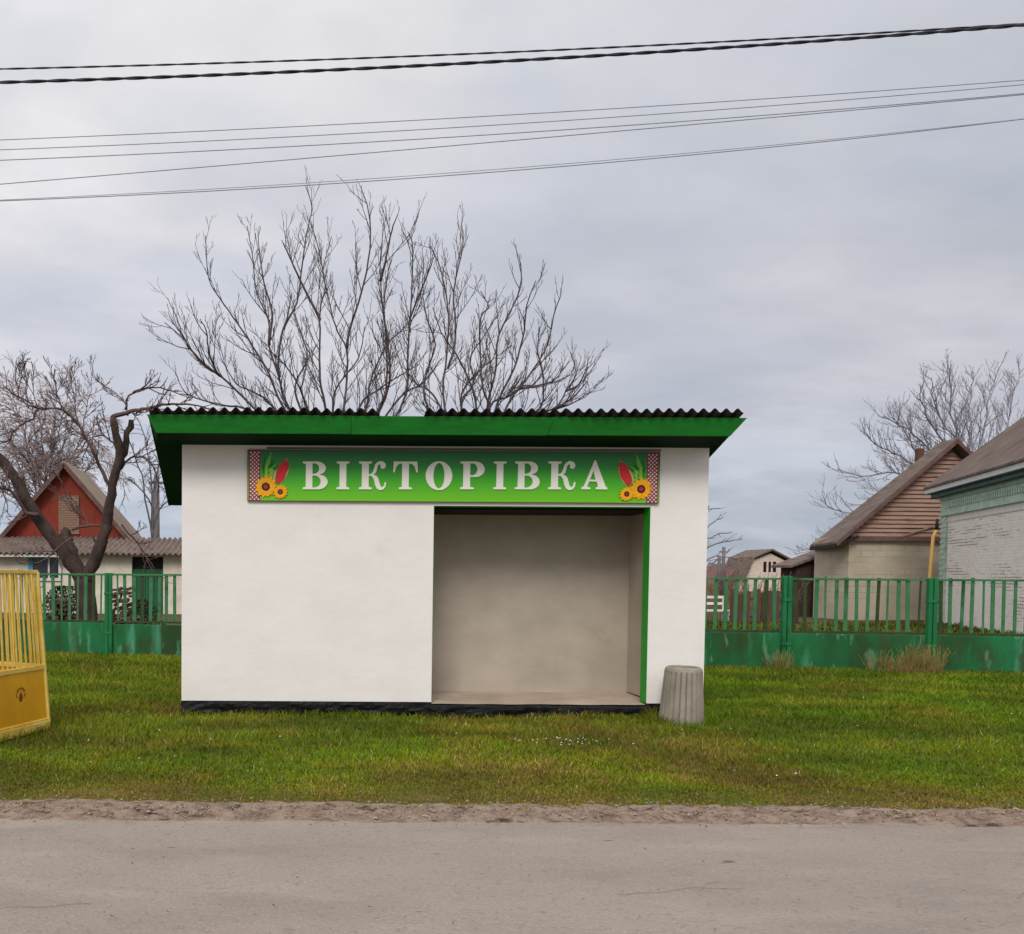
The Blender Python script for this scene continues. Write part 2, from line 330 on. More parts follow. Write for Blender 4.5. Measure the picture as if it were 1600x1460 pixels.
def grass(name, regions, seed, tone=(1, 1, 1)):
    rs = np.random.RandomState(seed); VX = []; TI = []
    for (x0, x1, y0, y1, dens, hgt, wid) in regions:
        n = int((x1 - x0) * (y1 - y0) * dens); x = rs.uniform(x0, x1, n); y = rs.uniform(y0, y1, n)
        f = fbm(x + 50, y + 50, 1.1, 1); f2 = fbm(x + 80, y + 20, 4.5, 2)
        edge = GRASS_EDGE - .012 * x - .20 + .34 * (fbm(x + 9, y * 0 + 1, 1.6, 5) - .5) + .34 * (fbm(x + 9, y + 1, 8, 6) - .5)
        keep = (y > edge) & (rs.rand(n) < np.clip((y - edge) / .22, 0, 1) * .8 + .2) & (f2 + rs.rand(n) * .5 > .36)
        # nothing inside the shelter or cage
        keep &= ~((x > -.93) & (x < 4.65) & (y > 8.8) & (y < 9.95))
        x, y, f, f2, edge = x[keep], y[keep], f[keep], f2[keep], edge[keep]; n = len(x)
        dry = np.clip(1 - (y - edge) / 1.5, 0, 1) * .75 + (f - .5) * 1.1 + (f2 - .5) * .9 + rs.randn(n) * .13
        dry += np.where((x < 4.4) & (x > 1.5) & (y > 6) & (y < 8.9), .22, 0) - np.where(x > 4.8, .10, 0) * np.clip((y - 6.2) / 2, 0, 1)
        h = hgt * rs.uniform(.45, 1.15, n) * (1 + .7 * (f2 - .4)) * np.clip((y - edge) / 1.4 + .25, .5, 1)
        near = (x > -1.0) & (x < 4.7) & (y > 8.66) & (y < 8.8); h = np.where(near, h * rs.uniform(.8, 1.6, n), h)
        nb_ = (np.hypot(x - bc.x, y - 8.47) < .36) | ((x < Acor.x + .12) & (x > Acor.x - 1.8) & (np.abs((x - Acor.x) * -.917 + (y - Acor.y) * .40) < .10)); h = np.where(nb_, h * rs.uniform(1.1, 2.2, n), h)
        wdt = wid * rs.uniform(.6, 1.3, n)
        a = rs.uniform(0, 2 * np.pi, n); la = rs.uniform(0, 2 * np.pi, n); ln = h * rs.uniform(.25, 1.1, n)
        dx, dy = np.cos(a) * wdt / 2, np.sin(a) * wdt / 2; lx, ly = np.cos(la) * ln, np.sin(la) * ln
        z = ground_z(x, y) - .004 if tone[0] == 1 else np.zeros(n) + .02
        z = np.where(y < edge + .06, np.maximum(z, .014), z)
        q = np.stack([np.stack([x - dx, y - dy, z], 1), np.stack([x + dx, y + dy, z], 1),
                      np.stack([x + dx * .7 + lx * .4, y + dy * .7 + ly * .4, z + h * .62], 1), np.stack([x - dx * .7 + lx * .4, y - dy * .7 + ly * .4, z + h * .62], 1),
                      np.stack([x + lx, y + ly, z + h], 1)], 1)
        VX.append(q)
        g1, g2, g3, g4 = map(np.array, (lin(88, 117, 5), lin(112, 118, 14), lin(124, 104, 42), lin(164, 148, 96)))
        d = np.clip(dry + .30, 0, 1)[:, None]
        c = np.where(d < .5, g1 + (g2 - g1) * d * 2, g2 + (g3 - g2) * (d - .5) * 2)
        straw = (rs.rand(n) < .015 + .07 * np.clip(dry, 0, 1))[:, None]; c = np.where(straw, g4, c) * np.array(tone)
        c = c * (rs.uniform(.78, 1.2, n) * (.62 + .72 * np.clip((fbm(x * .8 + 3, y * 1.6 + 7, 1.5, 8) - .25) * 2, 0, 1)) * (.75 + .5 * fbm(x + 31, y * 1.5, 6, 9)))[:, None]; TI.append(c)
    V = np.concatenate(VX); T = np.concatenate(TI); n = len(V)
    me = bpy.data.meshes.new(name); me.vertices.add(n * 5); me.vertices.foreach_set('co', V.reshape(-1).astype(np.float32))
    idx = (np.arange(n)[:, None] * 5 + np.array([0, 1, 2, 3, 3, 2, 4])[None]).reshape(-1)
    me.loops.add(n * 7); me.loops.foreach_set('vertex_index', idx.astype(np.int32))
    me.polygons.add(n * 2); st = (np.arange(n)[:, None] * 7 + np.array([0, 4])[None]).reshape(-1); me.polygons.foreach_set('loop_start', st.astype(np.int32))
    me.update(calc_edges=True)
    at = me.color_attributes.new('tint', 'FLOAT_COLOR', 'POINT')
    cc = np.ones((n, 5, 4), np.float32); cc[:, :, :3] = T[:, None, :]; at.data.foreach_set('color', cc.reshape(-1))
    me.materials.append(m_blade); o = bpy.data.objects.new(name, me); C.objects.link(o); return struct(o, 'stuff')
grass('grass', [(-3.6, 7.4, 5.15, 6.3, 9000, .03, .007), (-3.6, 7.4, 6.3, 7.2, 5600, .036, .007), (-3.6, 9.2, 7.2, 8.8, 3200, .05, .007), (-5, -.9, 8.8, 11.5, 3200, .055, .008), (4.6, 12.6, 8.8, 11, 3200, .065, .008),
                (-7, -.5, 11.5, 15.2, 1900, .075, .010), (4.6, 15.5, 11, 14, 2000, .085, .010), (-.9, 4.6, 9.95, 14.5, 150, .1, .02)], 11)
m_blade2 = m_blade
# rougher green growth in the right-hand yard and dry stalks
grass('yard_grass', [(8, 24, 13.6, 26, 110, .16, .05), (-12, 0, 15.3, 20, 110, .13, .05)], 12, (.62, .5, .75))

# ================================================================== BUS SHELTER
FY = 8.80
xl, xr = W(284, 900, FY).x, W(1103.5, 900, FY).x
ox0, ox1 = W(676, 940, FY).x, W(1013, 940, FY).x
zb = W(480, 1096, FY).z; zt = 2.855; zo = W(850, 791.5, FY).z
m_white = wall_material('white_plaster', lin(240, 235, 230), lin(233, 228, 222), lin(206, 198, 187), .60, .85)
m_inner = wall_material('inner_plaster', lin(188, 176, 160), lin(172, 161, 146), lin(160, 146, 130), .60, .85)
m_black = material('black_bitumen', lin(12, 10, 11), lin(7, 6, 7), scale=6, rough=.5, bump=.5, bscale=22, spec=.25)
m_green = material('green_paint', lin(12, 122, 30), lin(10, 104, 24), scale=3, rough=.55, stretch=(1, 1, 4), fine=.08, bscale=16, bump=.12, spec=.35)
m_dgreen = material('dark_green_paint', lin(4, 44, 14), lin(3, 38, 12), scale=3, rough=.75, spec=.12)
m_jamb = material('bright_green_paint', lin(44, 158, 44), lin(38, 146, 38), scale=4, rough=.55, spec=.3)
m_slate = material('dark_slate', lin(52, 44, 42), lin(30, 26, 26), scale=9, rough=.95, fine=.3, bscale=60, bump=.4)
m_floor = material('floor_screed', lin(190, 172, 154), lin(168, 150, 132), scale=2.4, rough=.85, fine=.08, bscale=40, bump=.3)
sh = thing('bus_shelter', 'white plastered roadside bus shelter with green eaves, black base and open doorway', 'bus shelter', ((xl + xr) / 2, 9.35, 0))
def roofz(y): return 2.855 - .445 * (y - FY)
BY = 9.95
b = MB()
op = [(xl, zb), (ox0, zb), (ox0, zo), (ox1, zo), (ox1, zb), (xr, zb), (xr, zt), (xl, zt)]
b.prism([(x, FY, z) for x, z in op], (0, .14, 0))
b.build('front_wall', m_white, sh)
b = MB(); b.prism([(xl, FY + .14, .02), (xl, BY, .02), (xl, BY, roofz(BY)), (xl, FY + .14, roofz(FY + .14))], (.2, 0, 0))
b.build('side_wall', m_white, sh)
b = MB(); b.prism([(xr - .002, FY + .14, .02), (xr - .002, BY, .02), (xr - .002, BY, roofz(BY)), (xr - .002, FY + .14, roofz(FY + .14))], (-.2, 0, 0))
b.build('side_wall', [m_white], sh)
b = MB(); b.box((xl + .2, BY - .2, .02), (xr - .2, BY, roofz(BY))); b.build('back_wall', m_white, sh)
# inner room: shallow, lime-washed; slightly uneven lower edge comes from the screed
IR = 4.19; IL = ox0 - .03
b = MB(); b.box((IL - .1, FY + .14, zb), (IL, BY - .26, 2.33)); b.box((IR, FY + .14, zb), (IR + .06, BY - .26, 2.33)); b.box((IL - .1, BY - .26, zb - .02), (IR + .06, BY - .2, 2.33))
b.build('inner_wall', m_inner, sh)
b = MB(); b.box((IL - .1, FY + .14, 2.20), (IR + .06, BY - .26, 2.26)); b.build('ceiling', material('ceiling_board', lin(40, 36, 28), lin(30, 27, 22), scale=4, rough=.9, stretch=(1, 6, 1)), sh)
# reveals painted green, 4 mm proud
b = MB(); b.box((ox1 - .004, FY - .003, zb), (ox1, FY + .14, zo)); b.box((ox0, FY + .004, zb), (ox0 + .004, FY + .14, zo)); b.box((ox0 + .004, FY - .002, zo - .004), (ox1 - .004, FY + .14, zo))
b.build('doorway_reveal', m_jamb, sh)
# floor slab with a rough lip
b = MB(); nx, ny = 90, 10
for j in range(ny):
    for i in range(nx):
        x = ox0 + .004 + (IR - ox0 - .004) * i / (nx - 1); y = FY - .012 + .95 * j / (ny - 1)
        if y < FY + .14: x = min(x, ox1 - .006)
        z = zb - .012 + .008 * nz(x * 3, y * 4, 1) + (.025 * max(0, nz(x * 2.2, 5, 1)) if j == ny - 1 else 0)
        if j == 0: z -= .004; y += .012 * nz(x * 6, 2, 2)
        b.v.append((x, y, z))
b.f = [(j * nx + i, j * nx + i + 1, (j + 1) * nx + i + 1, (j + 1) * nx + i) for j in range(ny - 1) for i in range(nx - 1)]; b.m = [0] * len(b.f)
o = b.build('floor', m_floor, sh, smooth=True)
# plinth: lumpy bitumen-painted concrete
b = MB(); nx, nz_ = 220, 8
for k in range(nz_):
    for i in range(nx):
        x = xl + (xr - xl) * i / (nx - 1); t_ = k / (nz_ - 1)
        top = zb - .003 - (.022 + .012 * nz(x * 3, 1, 3) if ox0 < x < ox1 else 0)
        if k == nz_ - 1: z = top
        else: z = -.06 + (top + .06) * t_
        bulge = .018 * nz(x * 2.5, z * 12, 1) + .012 * nz(x * 9, z * 25, 4)
        y = FY - .004 - max(0, .010 + bulge) * math.sin(math.pi * min(1, t_ * 1.0)) - (.018 if (ox0 < x < ox1 and 0 < k < nz_ - 1) else 0)
        b.v.append((x, y, z))
b.f = [(j * nx + i, j * nx + i + 1, (j + 1) * nx + i + 1, (j + 1) * nx + i) for j in range(nz_ - 1) for i in range(nx - 1)]; b.m = [0] * len(b.f)
b.box((xl, FY - .003, -.06), (xr, FY + .14, zb - .04)); b.box((ox0, FY - .004, zb - .07), (ox1, FY + .3, zb - .03))
b.box((xl - .003, FY + .14, -.06), (xl + .15, BY, zb - .03)); b.box((xr - .15, FY + .14, -.06), (xr + .002, BY, zb - .03))
b.build('plinth', m_black, sh, smooth=False)
# green eaves: fascia, soffit, side boards
A = 8.30
X0, X1 = W(229, 647, A).x, W(1168, 655, A).x; zt0 = W(700, 650.5, A).z; zt1 = 2.31
c0, c1 = W(244, 676, A + .05), W(1141, 683, A + .05); zc = (c0.z + c1.z) / 2
YR = 10.02; zr = roofz(YR) + .002
b = MB()
V = [(X0, A, zt0), (X1, A, zt0), (c1.x, A + .05, zc), (c0.x, A + .05, zc)]
cuts = [0, .34, .68, 1]
for i_ in range(3):
    a_, b_ = cuts[i_] + (.0003 if i_ else 0), cuts[i_ + 1] - (.0003 if i_ < 2 else 0); dz_ = (0, -.003, .002)[i_]; V0, V1, V2, V3 = map(Vector, V)
    b.prism([V0.lerp(V1, a_) + Vector((0, dz_, dz_)), V0.lerp(V1, b_) + Vector((0, dz_, dz_)), V3.lerp(V2, b_) + Vector((0, dz_, dz_)), V3.lerp(V2, a_) + Vector((0, dz_, dz_))], (0, .028, .004))
b.build('fascia', m_green, sh, bevel=.003)
b = MB()
sft = zt - .004
topf, topr = zt0 - .012, zr + .03
P = {'a': (X0 + .012, A + .03, topf), 'b': (X1 - .012, A + .03, topf), 'c': (c0.x + .005, A + .083, zc + .006), 'd': (c1.x - .005, A + .083, zc + .006),
     'e': (X0 + .03, FY, sft), 'f': (X1 - .03, FY, sft), 'g': (X0 + .01, YR, zr), 'h': (X1 - .01, YR, zr),
     'i': (X0 + .005, YR + .01, topr), 'j': (X1 - .005, YR + .01, topr), 'k': (X0 + .02, FY + .02, zt0 - .012 - (zt0 - .012 - topr) * (FY + .02 - A) / (YR - A)), }
keys = list(P); I = {k: i for i, k in enumerate(keys)}
b.add([P[k] for k in keys], [tuple(I[q] for q in f) for f in ('cdfe', 'efhg', 'ghji', 'abji', 'ace', 'aegi', 'bfd', 'bjhf')])
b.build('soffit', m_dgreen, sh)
# battens under side overhangs
b = MB()
for s_ in (0, 1):
    for k in range(1, 3):
        x_ = (xl - .09 * k) if s_ == 0 else (xr + .04 * k)
# corrugated roof sheets, ragged front edge, one sheet short of the fascia
pitch = .112
def sheet(x0, x1, yf, dz, skew):
    b = MB(); nx = int((x1 - x0) / pitch * 10); ny = 6; amp = .021
    sl = (zt0 - (zr + .055)) / (YR + .06 - A)
    for side in (0, 1):
        for j in range(ny):
            for i in range(nx + 1):
                x = x0 + (x1 - x0) * i / nx; y = yf + (YR + .06 - yf) * j / (ny - 1)
                z = zt0 + .026 - sl * (y - A) + amp * math.cos(2 * math.pi * x / pitch) + dz + skew * (x - x0) - (.007 * side) + .003 * nz(x * 4, y, 3)
                b.v.append((x, y, z))
    m_ = nx + 1; o_ = ny * m_
    for j in range(ny - 1):
        for i in range(nx):
            a_ = j * m_ + i; b.f.append((a_, a_ + 1, a_ + m_ + 1, a_ + m_)); b.f.append((o_ + a_, o_ + a_ + m_, o_ + a_ + m_ + 1, o_ + a_ + 1))
    for i in range(nx):
        b.f.append((i, o_ + i, o_ + i + 1, i + 1)); q = (ny - 1) * m_ + i; b.f.append((q, q + 1, o_ + q + 1, o_ + q))
    for j in range(ny - 1):
        q = j * m_; b.f.append((q, q + m_, o_ + q + m_, o_ + q)); q = j * m_ + nx; b.f.append((q, o_ + q, o_ + q + m_, q + m_))
    b.m = [0] * len(b.f)
    b.build('roof_sheet', m_slate, sh, smooth=True)
gx0, gx1 = W(591, 648, A).x, W(668, 648, A).x
edges = [X0 + .03, X0 + .03 + 9 * pitch, X0 + .03 + 15 * pitch, gx0, gx1, gx1 + 6 * pitch, gx1 + 12.5 * pitch, gx1 + 20 * pitch, X1 - .09]
rs_ = random.Random(5)
for i in range(len(edges) - 1):
    gap = edges[i] == gx0
    sheet(edges[i] - (0 if i == 0 else .03), edges[i + 1] + .01, A - .06 + rs_.uniform(-.02, .02) if not gap else A + .55, (-.004 if not gap else -.05) + .009 * (i % 2), rs_.uniform(-.004, .004))
# ================================================================== NAME SIGN
SY = FY - .03
def SP(px, py): return W(px, py, SY)
p00, p10, p11, p01 = SP(387, 782), SP(1029, 782.5), SP(1029, 708), SP(387, 704)
zl = p00.z; zh = SP(700, 705.5).z
sg = thing('name_sign', 'long green village name sign with white letters and sunflowers above the doorway', 'sign', ((p00.x + p10.x) / 2, SY, zl))
m_sign = bpy.data.materials.new('printed_gradient'); m_sign.use_nodes = True
t = m_sign.node_tree; n = t.nodes; l = t.links; bb = n['Principled BSDF']; bb.inputs['Roughness'].default_value = .45
g_ = n.new('ShaderNodeTexCoord'); s_ = n.new('ShaderNodeSeparateXYZ'); l.new(g_.outputs['Object'], s_.inputs[0])
mr = n.new('ShaderNodeMapRange'); mr.inputs['From Min'].default_value = 0; mr.inputs['From Max'].default_value = zh - zl; l.new(s_.outputs[2], mr.inputs[0])
rr = n.new('ShaderNodeValToRGB'); e = rr.color_ramp.elements; e[0].color = (*lin(112, 196, 10), 1); e[1].color = (*lin(26, 104, 62), 1); q = e.new(.38); q.color = (*lin(70, 180, 24), 1); q = e.new(.7); q.color = (*lin(38, 148, 46), 1)
l.new(mr.outputs[0], rr.inputs[0]); l.new(rr.outputs[0], bb.inputs['Base Color'])
b = MB(); b.box((p00.x, SY, zl), (p10.x, FY - .002, zh)); b.build('panel', m_sign, sg)
b = MB(); e_ = .005
m_edge = material('sign_edge', lin(96, 100, 70), scale=5, rough=.6)
b.box((p00.x - e_, SY - .004, zl - e_), (p10.x + e_, FY - .004, zl - .001)); b.box((p00.x - e_, SY - .004, zh + .001), (p10.x + e_, FY - .004, zh + e_))
b.box((p00.x - e_, SY - .004, zl - .001), (p00.x - .001, FY - .004, zh + .001)); b.box((p10.x + .001, SY - .004, zl - .001), (p10.x + e_, FY - .004, zh + .001)); b.build('frame', m_edge, sg)
b = MB(); b.box((p00.x + .2, FY - .022, zh + .016), (p10.x + .02, FY - .002, zh + .034)); b.build('mounting_strip', material('grey_strip', lin(120, 116, 100)), sg)
# embroidered band: diamonds
m_red = material('print_red', lin(150, 52, 66), lin(140, 44, 60), scale=9, rough=.5); m_wh = material('print_white', lin(232, 222, 216), scale=9, rough=.5); m_lett = material('letter_white', lin(246, 244, 232), lin(242, 240, 226), scale=6, rough=.5)
m_yel = material('print_yellow', lin(248, 190, 20), lin(236, 150, 12), scale=60, rough=.5); m_brn = material('print_brown', lin(88, 20, 14), lin(60, 10, 10), scale=60, rough=.5); m_or = material('print_orange', lin(226, 120, 14), scale=30)
m_leaf = material('print_leaf', lin(124, 196, 84), lin(96, 176, 60), scale=30, rough=.5); m_leaf2 = material('print_dark_leaf', lin(40, 130, 44), scale=30); m_cor = material('print_coral', lin(222, 52, 54), lin(198, 36, 44), scale=60, rough=.5)
px = 1 / 147.7 * 1.0
def band(x0):
    b = MB(); wb = 18 * px; y = SY - .002; b.add([(x0, y, zl), (x0 + wb, y, zl), (x0 + wb, y, zh), (x0, y, zh)], [(0, 1, 2, 3)], 0)
    y -= .0015; c_ = wb / 3; rows = int((zh - zl) / c_)
    for j in range(rows * 2 + 1):
        for i in range(3 if j % 2 == 0 else 2):
            cx = x0 + c_ * (i + .5 + (j % 2) * .5); cz = zl + (j + .6) * c_ * .5; r_ = c_ * .27
            if cz + r_ > zh: continue
            b.add([(cx - r_, y, cz), (cx, y, cz - r_), (cx + r_, y, cz), (cx, y, cz + r_)], [(0, 1, 2, 3)], 1)
    b.build('embroidery_band', [m_red, m_wh], sg)
band(p00.x + 1.5 * px); band(p10.x - 19.5 * px)
def petalfan(b, cx, cz, r0, r1, n_p, y, mi, w_=.5):
    for k in range(n_p):
        a = 2 * math.pi * k / n_p + .1; da = math.pi / n_p * w_ * 1.6; rr_ = r1 * (1 + .08 * math.sin(k * 7.3))
        pts = [(cx + r0 * .7 * math.cos(a - da), y, cz + r0 * .7 * math.sin(a - da)), (cx + (r0 + rr_) * .55 * math.cos(a - da), y, cz + (r0 + rr_) * .55 * math.sin(a - da)), (cx + rr_ * math.cos(a), y, cz + rr_ * math.sin(a)), (cx + (r0 + rr_) * .55 * math.cos(a + da), y, cz + (r0 + rr_) * .55 * math.sin(a + da)), (cx + r0 * .7 * math.cos(a + da), y, cz + r0 * .7 * math.sin(a + da))]
        b.add(pts, [(0, 1, 2, 3, 4)], mi)
def disc(b, cx, cz, r, y, mi, n_=20): b.add([(cx + r * math.cos(2 * math.pi * k / n_), y, cz + r * math.sin(2 * math.pi * k / n_)) for k in range(n_)], [tuple(range(n_))], mi)
def sunflower(cx, cz, r, y):
    b = MB(); petalfan(b, cx, cz, r * .45, r * .93, 15, y, 1, .7); petalfan(b, cx, cz, r * .4, r, 13, y - .0012, 0, .62); disc(b, cx, cz, r * .37, y - .0024, 2); disc(b, cx, cz, r * .2, y - .0034, 3, 14)
    b.build('sunflower_print', [m_yel, m_or, m_brn, m_red], sg)
for s_, xo in ((1, p00.x), (-1, p10.x)):
    X_ = lambda d: xo + s_ * d * px
    y = SY - .002
    b = MB()
    for k in range(6):                       # fern leaves
        bx, bz = X_(25), zl + 36 * px; a = R(88 - k * 12); ln = (34 + 8 * math.sin(k * 1.7)) * px
        tx_, tz_ = bx + s_ * math.cos(a) * ln + s_ * k * 1.5 * px, min(zh - .006, bz + math.sin(a) * ln)
        dx_, dz_ = tx_ - bx, tz_ - bz; l2 = math.hypot(dx_, dz_); nx_, nzz = -dz_ / l2 * 3.8 * px, dx_ / l2 * 3.8 * px
        b.add([(bx, y - .0004 * k, bz), (bx + dx_ * .5 + nx_, y - .0004 * k, bz + dz_ * .5 + nzz), (tx_, y - .0004 * k, tz_), (bx + dx_ * .5 - nx_, y - .0004 * k, bz + dz_ * .5 - nzz)], [(0, 1, 2, 3)], 0 if k % 2 else 1)
    for k in range(9):                       # small pale leaves
        y = SY - .002 - .0004 * k; cx, cz = X_(29 + (k * 7) % 14), zl + (32 + (k * 5) % 24) * px; r_ = 2.4 * px; a = k
        b.add([(cx - r_ * 2 * math.cos(a), y - .003, cz - r_ * 2 * math.sin(a)), (cx + r_ * math.sin(a), y - .003, cz - r_ * math.cos(a)), (cx + 2 * r_ * math.cos(a), y - .003, cz + 2 * r_ * math.sin(a)), (cx - r_ * math.sin(a), y - .003, cz + r_ * math.cos(a))], [(0, 1, 2, 3)], 2)
    y = SY - .002
    b.build('fern_print', [m_leaf, m_leaf2, material('print_lime', lin(150, 206, 70), scale=20)], sg)
    b = MB()                                 # coral flower spike with pale florets
    ax, az_ = X_(46), zl + 27 * px; ex, ez = X_(60), zl + 62 * px
    for k in range(12):
        t_ = k / 11; cx = ax + (ex - ax) * t_; cz = az_ + (ez - az_) * t_; wv = (9 * math.sin(math.pi * (t_ * .8 + .2)) + 1.5) * px
        for q in (-1, 1):
            b.add([(cx + q * wv * .9, y - .0042 - .0001 * k, cz - 1.5 * px), (cx + q * wv * 1.05, y - .0042 - .0001 * k, cz + 2 * px), (cx + q * wv * .5, y - .0042 - .0001 * k, cz + 4 * px)], [(0, 1, 2)], 1)
    n_ = 20; pts = []
    for k in range(n_):
        a = 2 * math.pi * k / n_; u_ = math.cos(a) * 19.5 * px; v_ = math.sin(a) * 8.0 * px * (1 + .12 * math.sin(5 * a)); d_ = math.hypot(ex - ax, ez - az_); ux, uz = (ex - ax) / d_, (ez - az_) / d_
        pts.append(((ax + ex) / 2 + ux * u_ - uz * v_, y - .0062, (az_ + ez) / 2 + uz * u_ + ux * v_))
    b.add(pts, [tuple(range(n_))], 0); b.build('coral_spike_print', [m_cor, material('print_pale', lin(190, 206, 130), scale=20)], sg)
    sunflower(X_(28), zl + 21 * px, 17.5 * px, y - .0075); sunflower(X_(50.5), zl + 13.2 * px, 11.5 * px, y - .0115)
# lettering
def arc(cx, cy, rx, ry, a0, a1, n=10): return [(cx + rx * math.cos(R(a0 + (a1 - a0) * i / n)), cy + ry * math.sin(R(a0 + (a1 - a0) * i / n))) for i in range(n + 1)]
def glyph(ch):
    if ch == 'I': return [[(0, 0), (.47, 0), (.47, .06), (.36, .09), (.36, .91), (.47, .94), (.47, 1), (0, 1), (0, .94), (.11, .91), (.11, .09), (0, .06)]]
    if ch == 'B': return [[(0, 0), (.50, 0)] + arc(.55, .27, .35, .27, -90, 60, 12) + [(.60, .53)] + arc(.52, .76, .31, .24, -50, 90, 12) + [(0, 1), (0, .94), (.11, .91), (.11, .09), (0, .06)],
                          [(.35, .56), (.42, .56)] + arc(.42, .75, .17, .185, -80, 90, 8) + [(.35, .935)], [(.35, .065)] + [(.42, .065)] + arc(.42, .28, .23, .215, -80, 90, 8) + [(.35, .495)]]
    if ch == 'P': return [[(0, 0), (.50, 0), (.50, .06), (.36, .09), (.36, .44)] + arc(.54, .72, .34, .28, -90, 90, 14) + [(0, 1), (0, .94), (.11, .91), (.11, .09), (0, .06)],
                          [(.36, .505)] + arc(.44, .72, .18, .215, -90, 90, 10) + [(.36, .935)]]
    if ch == 'O': return [arc(.48, .49, .48, .52, 0, 351, 39), arc(.48, .49, .20, .455, 0, 351, 39)]
    if ch == 'T': return [[(.02, 1), (.87, 1), (.89, .62), (.84, .60), (.78, .80), (.70, .90), (.57, .93), (.57, .09), (.68, .06), (.68, 0), (.21, 0), (.21, .06), (.32, .09), (.32, .93), (.19, .90), (.11, .80), (.05, .60), (0, .62)]]
    if ch == 'A': return [[(0, 0), (.33, 0), (.33, .06), (.21, .10), (.28, .28), (.55, .28), (.61, .10), (.52, .06), (.52, 0), (.94, 0), (.94, .06), (.88, .10), (.51, 1.04), (.46, 1.04), (.10, .12), (0, .06)], [(.31, .35), (.52, .35), (.42, .66)]]
    return [[(0, 1), (.47, 1), (.47, .94), (.36, .91), (.36, .55), (.44, .56), (.50, .62), (.54, .74), (.58, .88), (.65, .97), (.76, 1.02), (.88, 1.0), (.96, .92), (.97, .83), (.92, .75), (.83, .74), (.77, .80), (.78, .88), (.74, .91), (.68, .84), (.65, .72), (.61, .60), (.54, .53), (.64, .49), (.71, .38), (.75, .22), (.79, .11), (.85, .08), (.91, .13), (.94, .27), (.99, .25), (.97, .10), (.89, 0), (.76, -.03), (.65, .03), (.58, .18), (.54, .36), (.46, .47), (.36, .49), (.36, .09), (.47, .06), (.47, 0), (0, 0), (0, .06), (.11, .09), (.11, .91), (0, .94)]]
def letter(ch, x, zb_, h, wsc=1):
    cu = bpy.data.curves.new('letter', 'CURVE'); cu.dimensions = '2D'; cu.fill_mode = 'BOTH'; cu.extrude = .005
    for ol in glyph(ch):
        s = cu.splines.new('POLY'); s.points.add(len(ol) - 1); s.use_cyclic_u = True
        for i, (u, v) in enumerate(ol): s.points[i].co = (u * h * wsc, v * h, 0, 1)
    tmp = bpy.data.objects.new('letter', cu); me = bpy.data.meshes.new_from_object(tmp)
    me.transform(Matrix.Rotation(R(90), 4, 'X')); me.transform(Matrix.Translation((x - sg['_loc'][0], SY - .0065 - sg['_loc'][1], zb_ - sg['_loc'][2])))
    bpy.data.objects.remove(tmp); me.materials.clear(); me.materials.append(m_lett)
    o = bpy.data.objects.new('letter', me); C.objects.link(o); o.parent = sg
hcap = SP(480, 721).z - SP(480, 764.5).z
for ch, pxx in zip('BIKTOPIBKA', (473, 525.8, 560.5, 614, 664.8, 718.7, 770.7, 804, 856, 908)):
    letter(ch, SP(pxx, 745).x, SP(pxx, 765).z, hcap, 1.0 if ch != 'I' else .98)

# ================================================================== CONCRETE BIN
BYY = 8.42; bc = W(1067, 1128, BYY); bc.z = 0
m_conc = material('grey_concrete', lin(160, 151, 137), lin(138, 130, 117), scale=5, rough=.95, fine=.12, bscale=90, bump=.4)
tb = thing('concrete_bin', 'grey fluted concrete litter bin beside the right corner of the white shelter', 'litter bin', (bc.x, BYY + .05, 0))
b = MB(); NS = 132; prof = [(.228, -.03), (.232, .02), (.232, .06), (.226, .15), (.215, .28), (.205, .42), (.198, .515), (.196, .54), (.185, .568), (.165, .58), (.15, .575), (.145, .52), (.14, .10), (.0, .08)]
for k, (r_, z_) in enumerate(prof):
    for j in range(NS):
        a = 2 * math.pi * j / NS; ph = (a * 22 / (2 * math.pi)) % 1; gro = .016 * max(0, 1 - abs(ph - .5) / .14) if .015 < z_ < .535 and k < 8 else 0
        rr_ = r_ * .90 - gro + .0015 * nz(a * 4, z_ * 9, 0); lean = .02 * z_
        b.v.append((bc.x + rr_ * math.cos(a) + lean * 1.2 + .006, BYY + .05 + rr_ * math.sin(a), z_))
b.f = [(k * NS + j, k * NS + (j + 1) % NS, (k + 1) * NS + (j + 1) % NS, (k + 1) * NS + j) for k in range(len(prof) - 1) for j in range(NS)]; b.m = [0] * len(b.f)
b.build('bin_body', m_conc, tb, smooth=False)

# ================================================================== YELLOW CAGE
m_yp = material('yellow_paint', lin(220, 164, 10), lin(204, 144, 8), scale=2.5, rough=.5, fine=.07, bscale=18, stretch=(1, 1, .5), spec=.35)
m_yb = material('pale_yellow_paint', lin(230, 202, 110), lin(212, 176, 70), scale=6, rough=.5, fine=.1)
m_emb = material('emblem_brown', lin(120, 66, 12), scale=6)
Acor = G(76, 1139); Acor.z = 0
dir1 = Vector((-.40, -.917, 0)).normalized(); dir2 = Vector((-.917, .40, 0)).normalized()
cg = thing('bottle_cage', 'yellow steel bottle collection cage with vertical bars at the roadside grass', 'collection cage', tuple(Acor + dir1 * .6 + dir2 * .5))
LN, WD, ZP, ZT = 1.25, 1.05, .60, 1.505
def cq(u, v, z, ins=0):        # u along dir1, v along dir2; walls lean in with height
    t_ = z / ZT * .075; uu = t_ + (LN - 2 * t_) * u; vv = t_ + (WD - 2 * t_) * v
    return Acor + dir1 * uu + dir2 * vv + Vector((0, 0, z))
b = MB()
cor = [(0, 0), (1, 0), (1, 1), (0, 1)]
